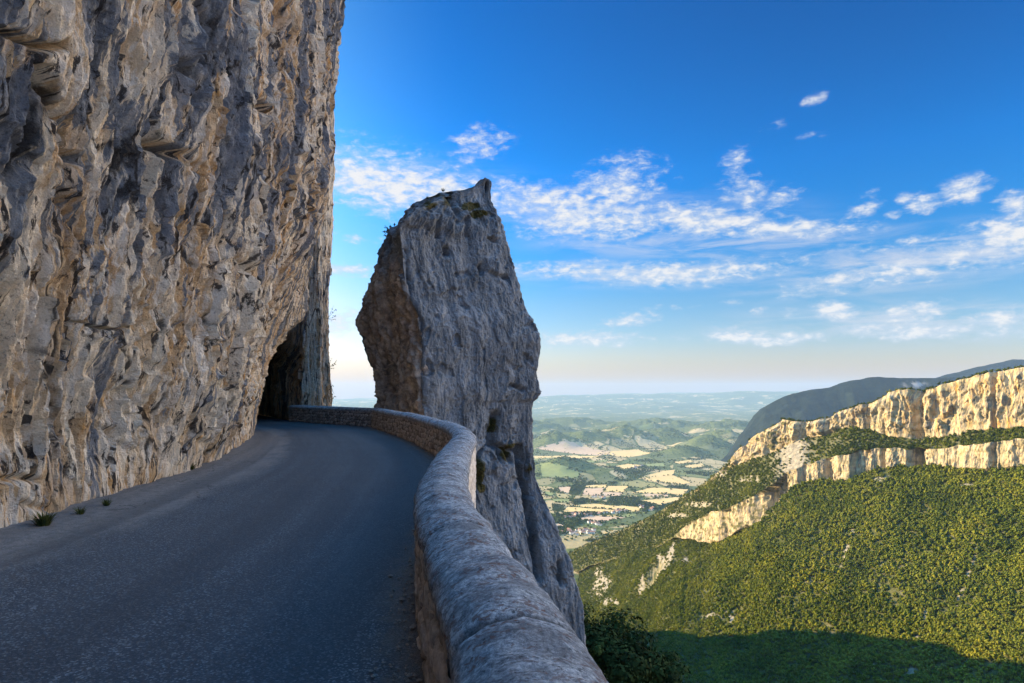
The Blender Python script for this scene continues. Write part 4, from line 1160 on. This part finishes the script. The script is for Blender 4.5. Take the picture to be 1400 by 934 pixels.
# ------------------------------------------------------------------ dark wooded mountains behind the cliff
def ridge(name, tab, Yd, drop, seed, rockpatch=None):
    tab = np.array(tab, float); px = np.linspace(tab[0, 0], tab[-1, 0], 420)
    top = W(px, np.interp(px, tab[:, 0], tab[:, 1])+1.0*fbm(v3(px*0.05, seed), 4), Yd)
    c = np.linspace(-1, 1, 90); h = top[:, 2]-VALLEY+20
    fall = np.abs(c)**0.85
    Yo = np.sign(c)*np.abs(c)*drop
    XX = top[:, 0][None]*np.ones((90, 1)); YY = Yd+Yo[:, None]*np.clip(h/650, 0.12, 1)[None]+0*XX
    ZZ_ = top[:, 2][None]-fall[:, None]*h[None]
    sp = ridged(v3(XX/520, YY/900, seed), 4, 0.5)
    ZZ_ = ZZ_+np.clip(np.abs(c)*5, 0, 1)[:, None]*np.clip(h/500, 0, 1)[None]*(60*sp+18*fbm(v3(XX/120, YY/120, seed), 4))
    rk_ = np.zeros(XX.shape)
    if rockpatch:
        qx, qy = proj(np.stack([XX, YY, ZZ_], -1)); x, y, rx, ry = rockpatch
        rk_ = np.exp(-(((qx-x)/rx)**2+((qy-y)/ry)**2)**2)*(c < 0)[:, None]*sstep(-0.3, 0.2, fbm(v3(XX/60, ZZ_/40, 3), 3))
    o = mesh_obj(name, np.stack([XX, YY, ZZ_], -1), grid_faces(90, 420), mat_forest_ground('wooded_'+name, (0.007, 0.013, 0.011), (0.018, 0.026, 0.018), (0.42, 0.34, 0.28), 0.012), attrs={'rock': rk_})
    tagp(o, kind='structure')


ridge('mountain', [(985, 632), (1000, 615), (1013, 597), (1028, 578), (1042, 558), (1063, 545), (1085, 536), (1110, 531), (1135, 528), (1150, 521), (1180, 516), (1200, 513), (1225, 515), (1280, 515), (1320, 513), (1400, 510), (1600, 500), (1900, 480)], 7200, 1150, 3.0, (1251, 526, 17, 4))
ridge('mountain', [(1180, 560), (1240, 530), (1280, 515), (1300, 509), (1320, 504), (1345, 498), (1370, 493), (1385, 489), (1400, 490), (1500, 484), (1700, 470), (2100, 470)], 9800, 1400, 8.0)

# ------------------------------------------------------------------ near plants
def leafy(name, loc, label, cat, n_lobes, R, leaf, nleaf, seed, trunk_h, mat=M_SHRUB, group=None, tonebase=0.4):
    rr = np.random.default_rng(seed)
    root = empty(name, loc); tagp(root, label, cat, group)
    tv, tf = [], []; off = 0
    v, f = tube([(0, 0, -trunk_h*0.1), (0.05*R, 0, trunk_h*0.5), (0.1*R, 0.05*R, trunk_h)], [0.07*R, 0.055*R, 0.03*R]); tv.append(v); tf.append(f); off += len(v)
    cv, cf, ct = [], [], []; o2 = 0
    for k in range(n_lobes):
        a = rr.uniform(0, 6.28); rad = R*rr.uniform(0.0, 0.72); c = np.array([math.cos(a)*rad, math.sin(a)*rad, trunk_h+R*rr.uniform(-0.35, 0.6)])
        v, f = tube([(0.07*R, 0.02*R, trunk_h*0.7), c*np.array([0.6, 0.6, 1])*0.5+np.array([0, 0, trunk_h*0.45]), c], [0.03*R, 0.02*R, 0.008*R], 5); tv.append(v); tf.append(f+off); off += len(v)
        v, f, t = crown(nleaf//n_lobes, rr, leaf=leaf/(R*0.55), lobes=4); cv.append(v*R*0.55*rr.uniform(0.7, 1.15)+c); cf.append(f+o2); o2 += len(v); ct.append(t+tonebase+rr.uniform(-0.2, 0.2))
    mesh_obj('trunk', np.vstack(tv), np.vstack(tf), M_BARK, root)
    mesh_obj('crown', np.vstack(cv), np.vstack(cf), mat, root, smooth=False, attrs={'tone': np.concatenate(ct)})
    return root


leafy('tree', (7.6, 52, -25.6), 'dark bushy tree hugging the right foot of the pinnacle', 'tree', 14, 3.7, 0.15, 9000, 61, 7.2, tonebase=0.30)
leafy('tree', (8.8, 48, -25.0), 'dark broad crowned tree at bottom edge beside the parapet, lowest of the clump', 'tree', 14, 2.9, 0.15, 8000, 62, 6.0, tonebase=0.22)
leafy('tree', (11.3, 55, -28.0), 'dark rounded tree right of the clump, against the shaded wood', 'tree', 12, 3.0, 0.16, 6500, 63, 5.2, tonebase=0.25)
leafy('tree', (6.4, 49, -20.5), 'brighter green small tree close under the pinnacle edge', 'tree', 8, 1.7, 0.14, 3000, 64, 3.0, tonebase=0.45)


def twig(name, loc, label, cat, dirs, leafsz, seed, group=None, rad=0.012, nl=7):
    rr = np.random.default_rng(seed); root = empty(name, loc); tagp(root, label, cat, group)
    tv, tf, off = [], [], 0; L = []
    for d in dirs:
        d = np.array(d, float); n = 7; t = np.linspace(0, 1, n)[:, None]
        p = d*t+np.array([0, 0, 1])*0.18*np.linalg.norm(d)*t**2+rr.normal(0, 0.03, (n, 3))*t*np.linalg.norm(d)
        v, f = tube(p, np.linspace(rad, rad*0.3, n), 5); tv.append(v); tf.append(f+off); off += len(v)
        for k in range(nl):
            u_ = rr.uniform(0.35, 1.0); b = np.array([np.interp(u_, t[:, 0], p[:, c]) for c in range(3)]); L.append(b+rr.normal(0, 0.06*np.linalg.norm(d), 3))
    L = np.array(L); m = len(L); nr = rr.normal(size=(m, 3)); nr /= np.linalg.norm(nr, axis=1)[:, None]; a = np.cross(nr, rr.normal(size=(m, 3))); a /= np.linalg.norm(a, axis=1)[:, None]; b = np.cross(nr, a)
    s = leafsz*rr.uniform(0.6, 1.3, m)[:, None]
    q = np.stack([L-a*s, L-b*s*.5, L+a*s, L+b*s*.5], 1).reshape(-1, 3)
    mesh_obj('stem', np.vstack(tv), np.vstack(tf), M_BARK, root)
    mesh_obj('foliage', q, np.arange(m*4).reshape(-1, 4), M_SHRUB, root, smooth=False, attrs={'tone': np.repeat(rr.uniform(0.2, 0.6, m), 4)})


def at(px, py, Yd): return tuple(float(x) for x in W(px, py, Yd))


twig('sapling', at(448, 436, 42.2), 'thin leafy twig high on the edge of the tunnel pier', 'sapling', [(0.5, 0, 0.5), (0.55, 0, 0.1), (0.35, 0.1, 0.7), (0.5, -0.1, -0.15)], 0.055, 1)
twig('sapling', at(448, 503, 42.2), 'leafy twig halfway up the edge of the tunnel pier', 'sapling', [(0.5, 0, 0.15), (0.6, 0, 0.35), (0.45, 0.1, -0.1), (0.3, 0, 0.55)], 0.06, 2)
twig('sapling', at(450, 550, 41.9), 'upright sapling just above the parapet beside the tunnel pier', 'sapling', [(0.18, 0, 0.9), (0.3, 0, 0.6), (0.1, 0, 1.0), (0.35, 0.1, 0.3)], 0.055, 3, nl=9)
twig('dry_twig', at(440, 303, 27.5), 'bare twig jutting from the overhanging cliff edge', 'twig', [(0.28, 0, 0.1), (0.4, 0, 0.02)], 0.012, 4, rad=0.006, nl=3)
twig('shrub', at(536, 318, 36.8), 'small leafy shrub on the left shoulder of the pinnacle', 'shrub', [(-0.35, 0, 0.25), (-0.1, 0, 0.4), (-0.5, 0, 0.0), (-0.45, 0.1, -0.25), (0.15, -0.1, 0.35), (-0.3, -0.1, 0.1)], 0.07, 5, nl=14)


def tuft(loc, label, n, h, seed, name='grass_tuft', cat='grass tuft', tone=0.3, group=None):
    rr = np.random.default_rng(seed); V, Fc, T = [], [], []
    for k in range(n):
        a = rr.uniform(0, 6.28); ln_ = h*rr.uniform(0.5, 1.1); out = rr.uniform(0.2, 1.0); b = np.array([math.cos(a), math.sin(a), 0])*h*0.3*rr.random()
        d = np.array([math.cos(a)*out, math.sin(a)*out, 1.0]); d /= np.linalg.norm(d); sd = np.array([-math.sin(a), math.cos(a), 0])*0.028*h
        m = b+d*ln_*0.55; e = b+d*ln_*0.9+np.array([math.cos(a), math.sin(a), -0.5])*ln_*0.22*out
        i0 = len(V); V += [b-sd, b+sd, m+sd*.8, m-sd*.8, e]; Fc.append((i0, i0+1, i0+2, i0+3)); Fc.append((i0+3, i0+2, i0+4, i0+4)); T += [tone+rr.uniform(-.2, .3)]*5
    V = np.array(V)+np.array(loc); q = np.array(Fc[0::2]); tr_ = np.array(Fc[1::2])[:, :3]
    o = mesh_obj(name, V-np.array(loc), [q, tr_], M_GRASS, smooth=False, attrs={'tone': np.array(T)}); o.location = loc
    tagp(o, label, cat, group)


def onroad(px, py):
    Yd = EYE*F/(py-HY); return (float((px-HX)/F*Yd), float(Yd), 0.03)


tuft(onroad(60, 722), 'largest dark grass tuft at the cliff foot, nearest the camera', 170, 0.24, 1)
tuft(onroad(110, 706), 'dark grass tuft at the cliff foot just past the largest one', 80, 0.15, 2)
tuft(onroad(146, 694), 'small dark grass tuft at the cliff foot, third along the verge', 70, 0.15, 3)
tuft(onroad(261, 645), 'green weed clump at the cliff foot far along the verge', 90, 0.24, 4)
tuft(onroad(290, 630), 'small weed clump at the cliff foot farthest toward the tunnel', 60, 0.20, 5)
for k, (px, py, Yd, n, h, lb) in enumerate([(606, 262, 36.9, 60, 0.24, 'grass tuft on the pinnacle crest left of the summit tooth'), (585, 272, 36.7, 50, 0.2, 'low dry grass tuft on the rounded left shoulder of the crest'), (646, 290, 36.2, 80, 0.45, 'rusty dry grass clump on the ledge under the summit tooth'), (662, 296, 36.2, 70, 0.4, 'rusty dry grass clump on the ledge right under the summit tooth')]):
    tuft(at(px, py, Yd), lb, n, h, 20+k, tone=0.75)

# loose grit along both edges of the road
gp = []
for k in range(4200):
    if k % 2:
        s_ = rng.random()**1.6; i_ = int(np.interp(1.0+s_*26, wa[:, 1], np.arange(1500))); n_, _d = None, None
        off_ = -0.24-abs(rng.normal(0, 0.12)); gp.append((wa[i_, 0]+wn[i_, 0]*off_, wa[i_, 1]+wn[i_, 1]*off_))
    else:
        i_ = rng.integers(200, 815); gp.append((BASE[i_, 0]+0.15+abs(rng.normal(0, 0.35)), BASE[i_, 1]))
gp = np.array(gp); m = len(gp)
ico = np.array([(0, 0, 1), (.9, 0, .3), (.28, .85, .3), (-.72, .53, .3), (-.72, -.53, .3), (.28, -.85, .3), (0, 0, -.5)]); icf = np.array([(0, 1, 2), (0, 2, 3), (0, 3, 4), (0, 4, 5), (0, 5, 1), (6, 2, 1), (6, 3, 2), (6, 4, 3), (6, 5, 4), (6, 1, 5)])
sz = rng.lognormal(-4.75, 0.55, m); sz = np.clip(sz, 0.003, 0.035)
bigs = (np.arange(m) % 2 == 0) & (rng.random(m) < 0.11); sz = np.where(bigs, rng.uniform(0.025, 0.075, m), sz); gp[bigs, 0] -= 0.12
v, f, t = tile([(ico, icf, np.zeros(7))], np.stack([gp[:, 0], gp[:, 1], 0.012+0*sz], -1), np.stack([sz, sz*0.7], -1), rng.random(m)*6.28, np.zeros(m), np.zeros(m, int))
gr = mesh_obj('gravel', v, f, M_GRAVEL, smooth=False); tagp(gr, kind='stuff')

# ------------------------------------------------------------------ air
def haze():
    x0, x1, y0, y1, z0, z1 = -76000, 76000, -4000, 46600, VALLEY-60, 620
    v = np.array([(x, y, z) for z in (z0, z1) for y in (y0, y1) for x in (x0, x1)], float)
    f = np.array([(0, 2, 3, 1), (4, 5, 7, 6), (0, 1, 5, 4), (2, 6, 7, 3), (0, 4, 6, 2), (1, 3, 7, 5)])
    m = bpy.data.materials.new('air'); m.use_nodes = True; t = m.node_tree; t.nodes.remove(t.nodes['Principled BSDF'])
    vol = t.nodes.new('ShaderNodeVolumePrincipled'); vol.inputs['Color'].default_value = (0.36, 0.55, 0.81, 1); vol.inputs['Density'].default_value = HAZE; vol.inputs['Anisotropy'].default_value = 0.1
    t.links.new(vol.outputs[0], t.nodes['Material Output'].inputs['Volume'])
    o = mesh_obj('haze', v, f, m, smooth=False); tagp(o, kind='stuff')


HAZE = 2.3e-5
haze()

# ------------------------------------------------------------------ sky with clouds
wd_ = bpy.data.worlds.new('World'); SC.world = wd_; wd_.use_nodes = True
t = NT.__new__(NT); t.t = wd_.node_tree; t.n = t.t.nodes; t.l = t.t.links
bg = t.n['Background']
sky = t.node('ShaderNodeTexSky', sky_type='NISHITA', sun_disc=False, sun_elevation=SUN_EL, sun_rotation=SUN_AZ, altitude=900, air_density=1.0, dust_density=0.6, ozone_density=3.0)
K = 0.30
dv0 = t.node('ShaderNodeSeparateXYZ', {0: t.node('ShaderNodeTexCoord').outputs['Generated']})
az0 = t.math('ARCTAN2', dv0.outputs[0], dv0.outputs[1])
gm = t.node('ShaderNodeGamma', {0: t.mix(1.0, sky.outputs[0], (K, K, K), 'MULTIPLY'), 1: 1.9})
hs = t.node('ShaderNodeMix', {0: 1.0, 6: gm.outputs[0], 7: (0.51/K, 0.51/K, 0.51/K, 1)}, data_type='RGBA', blend_type='MULTIPLY')
hs_out = t.node('ShaderNodeHueSaturation', {'Saturation': t.rng(az0, -0.62, -0.02, 0.70, 1.12), 'Color': hs.outputs[2]}).outputs[0]
dirv = t.node('ShaderNodeTexCoord').outputs['Generated']
sx = t.node('ShaderNodeSeparateXYZ', {0: dirv})
az = t.math('ARCTAN2', sx.outputs[0], sx.outputs[1]); el = t.math('ARCSINE', sx.outputs[2])
ae = t.node('ShaderNodeCombineXYZ', {0: az, 1: el}).outputs[0]


def azel(px, py):
    a = math.atan2(px-HX, F); return a, math.atan2(HY-py, F/math.cos(a))


blobs = [  # px, py, rx, ry, tilt (deg, + = down to the right), weight
    (520, 246, 120, 46, 6, 1.0), (610, 262, 90, 30, 10, 0.9), (720, 276, 110, 28, 6, 0.95), (815, 300, 130, 30, 3, 1.0), (850, 258, 70, 42, -10, 0.85), (960, 300, 120, 22, 8, 0.95), (1060, 314, 120, 14, 5, 0.9),
    (655, 194, 46, 24, -14, 0.72), (1006, 220, 24, 15, -30, 0.8), (1020, 262, 44, 26, 30, 0.72), (1065, 272, 36, 14, -15, 0.75), (1113, 136, 18, 8, -15, 0.75), (1058, 172, 22, 7, -10, 0.5), (1112, 184, 30, 6, 0, 0.45),
    (1180, 286, 26, 10, -12, 0.8), (1192, 266, 16, 8, -10, 0.7), (1238, 272, 14, 9, 0, 0.7), (1264, 278, 28, 14, -12, 0.95), (1318, 260, 38, 18, -6, 1.0), (1390, 280, 34, 22, 10, 1.0), (1222, 293, 14, 7, -10, 0.7),
    (800, 370, 130, 15, 2, 0.85), (960, 372, 150, 18, 0, 0.95), (1000, 368, 70, 14, 0, 1.0), (1210, 376, 170, 18, -5, 0.85), (1310, 352, 130, 30, -8, 0.78), (1380, 320, 80, 30, -6, 1.0), (1180, 340, 130, 12, 0, 0.5),
    (480, 369, 60, 9, 0, 0.85), (470, 440, 50, 20, -10, 0.8), (490, 326, 40, 8, 0, 0.6), (470, 322, 30, 6, 10, 0.6), (800, 464, 85, 14, 0, 1.0), (862, 437, 42, 11, -5, 0.75), (1020, 461, 60, 13, 5, 1.0), (1090, 462, 70, 10, 0, 0.9), (1140, 425, 32, 15, 5, 1.0),
    (1040, 422, 16, 8, -10, 0.7), (1080, 428, 14, 8, 0, 0.6), (1005, 415, 24, 6, 0, 0.5), (1250, 454, 110, 13, 0, 0.95), (1180, 450, 50, 12, 5, 0.85), (1255, 424, 60, 13, -5, 0.85), (1370, 434, 80, 16, -4, 0.9), (1360, 456, 90, 12, 0, 0.8), (930, 461, 40, 6, 0, 0.55), (900, 420, 120, 5, 0, 0.35), (1240, 437, 60, 5, 0, 0.7), (300, 230, 200, 50, 0, 1.0)]
veils = [(1000, 335, 330, 26, 3, 0.62), (1250, 358, 280, 44, -5, 0.80), (880, 375, 240, 22, 2, 0.62), (1220, 440, 300, 34, 0, 0.62), (820, 290, 300, 40, 5, 0.35), (560, 250, 200, 45, 5, 0.35)]
acc = None
for px, py, rx, ry, tl, wgt in blobs:
    a, e = azel(px, py)
    m = t.node('ShaderNodeMapping', {'Vector': ae, 'Location': (a, e, 0), 'Rotation': (0, 0, -math.radians(tl)), 'Scale': (rx/F*math.cos(a)**2, ry/F*math.cos(a), 1)}, vector_type='TEXTURE')
    ln_ = t.node('ShaderNodeVectorMath', {0: m.outputs[0]}, operation='LENGTH').outputs['Value']
    b = t.rng(ln_, 0.0, 1.75, wgt*1.02, 0.0)
    acc = b if acc is None else t.math('MAXIMUM', acc, b)
vac = None
for px, py, rx, ry, tl, wgt in veils:
    a, e = azel(px, py)
    m = t.node('ShaderNodeMapping', {'Vector': ae, 'Location': (a, e, 0), 'Rotation': (0, 0, -math.radians(tl)), 'Scale': (rx/F*math.cos(a)**2, ry/F*math.cos(a), 1)}, vector_type='TEXTURE')
    b = t.rng(t.node('ShaderNodeVectorMath', {0: m.outputs[0]}, operation='LENGTH').outputs['Value'], 0.1, 1.3, wgt, 0.0)
    vac = b if vac is None else t.math('MAXIMUM', vac, b)
ae2 = t.scale(ae, (1.0, 2.1, 1))
vst = t.noise(t.scale(ae, (1.0, 5.5, 1), (3, 1, 0)), 9, 8, 0.62, 0.6)
thin = t.math('MULTIPLY', vac, t.rng(vst, 0.36, 0.68))
wsp = t.noise(t.scale(ae, (1.0, 3.0, 1)), 7, 8, 0.6, 0.8)
puf = t.noise(ae2, 46, 8, 0.62, 0.2)
den = t.math('ADD', t.math('MULTIPLY', t.math('SUBTRACT', wsp, 0.5), 1.3), t.math('MULTIPLY', t.math('SUBTRACT', puf, 0.5), 2.1))
cl = t.math('ADD', acc, den)
cov = t.math('MULTIPLY', t.rng(cl, 0.22, 1.20), 0.95)
cov = t.math('MULTIPLY', cov, t.rng(acc, 0.05, 0.35))
shade = t.rng(t.math('ADD', cl, t.math('MULTIPLY', t.math('SUBTRACT', puf, 0.5), 1.5)), 0.5, 1.4)
CL = 1.0
lum = t.rng(el, 0.0, 0.35)
ccol = t.mix(shade, (1.7, 1.95, 2.3), (2.5, 2.46, 2.42))
# added blue glow overhead, out of view, brightens the shaded road and coping
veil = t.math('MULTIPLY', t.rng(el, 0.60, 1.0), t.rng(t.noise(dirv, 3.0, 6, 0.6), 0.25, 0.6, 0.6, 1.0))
skyc = t.mix(1.0, hs_out, t.ramp(t.math('MULTIPLY', el, 2.0, True), [(0.0, (0.70, 0.46, 0.42)), (0.12, (0.94, 0.565, 0.52)), (0.26, (1.20, 0.76, 0.62)), (0.62, (0.60, 1.28, 1.14))]), 'MULTIPLY')
skyc = t.mix(t.rng(el, -0.01, 0.075, 0.85, 0.0), skyc, (1.78, 1.30, 1.07))
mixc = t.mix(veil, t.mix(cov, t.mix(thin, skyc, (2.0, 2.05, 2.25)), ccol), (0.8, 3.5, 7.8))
# warm cloud glow added unseen on the right as fill for the shaded cliff
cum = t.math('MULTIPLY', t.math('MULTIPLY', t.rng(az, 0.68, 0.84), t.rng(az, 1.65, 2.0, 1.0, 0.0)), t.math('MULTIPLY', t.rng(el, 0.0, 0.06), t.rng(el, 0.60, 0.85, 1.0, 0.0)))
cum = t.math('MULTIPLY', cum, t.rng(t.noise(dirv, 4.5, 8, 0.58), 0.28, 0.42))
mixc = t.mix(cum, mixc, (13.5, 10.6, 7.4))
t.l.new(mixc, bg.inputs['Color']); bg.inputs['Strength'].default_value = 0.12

sl = bpy.data.lights.new('sun', 'SUN'); sl.energy = 4.8; sl.angle = math.radians(0.53); sl.color = (1.0, 0.77, 0.45)
so = bpy.data.objects.new('sun', sl); COL.objects.link(so)
so.rotation_euler = Vector(SUND).to_track_quat('Z', 'Y').to_euler(); so.location = (-60, 30, 120)

cam = bpy.data.cameras.new('camera'); cam.lens = 24; cam.sensor_width = 36; cam.shift_y = (HY-467)/1400; cam.clip_start = 0.05; cam.clip_end = 200000
co = bpy.data.objects.new('camera', cam); COL.objects.link(co); co.location = (0, 0, EYE); co.rotation_euler = (math.radians(90), 0, 0)
SC.camera = co
vs_ = SC.view_settings; vs_.view_transform = 'Standard'; vs_.look = 'None'; vs_.exposure = 1.62; vs_.gamma = 1.0; vs_.use_curve_mapping = False
SC.cycles.max_bounces = 6; SC.cycles.diffuse_bounces = 3; SC.cycles.volume_bounces = 1; SC.cycles.use_denoising = True; SC.cycles.sample_clamp_indirect = 6
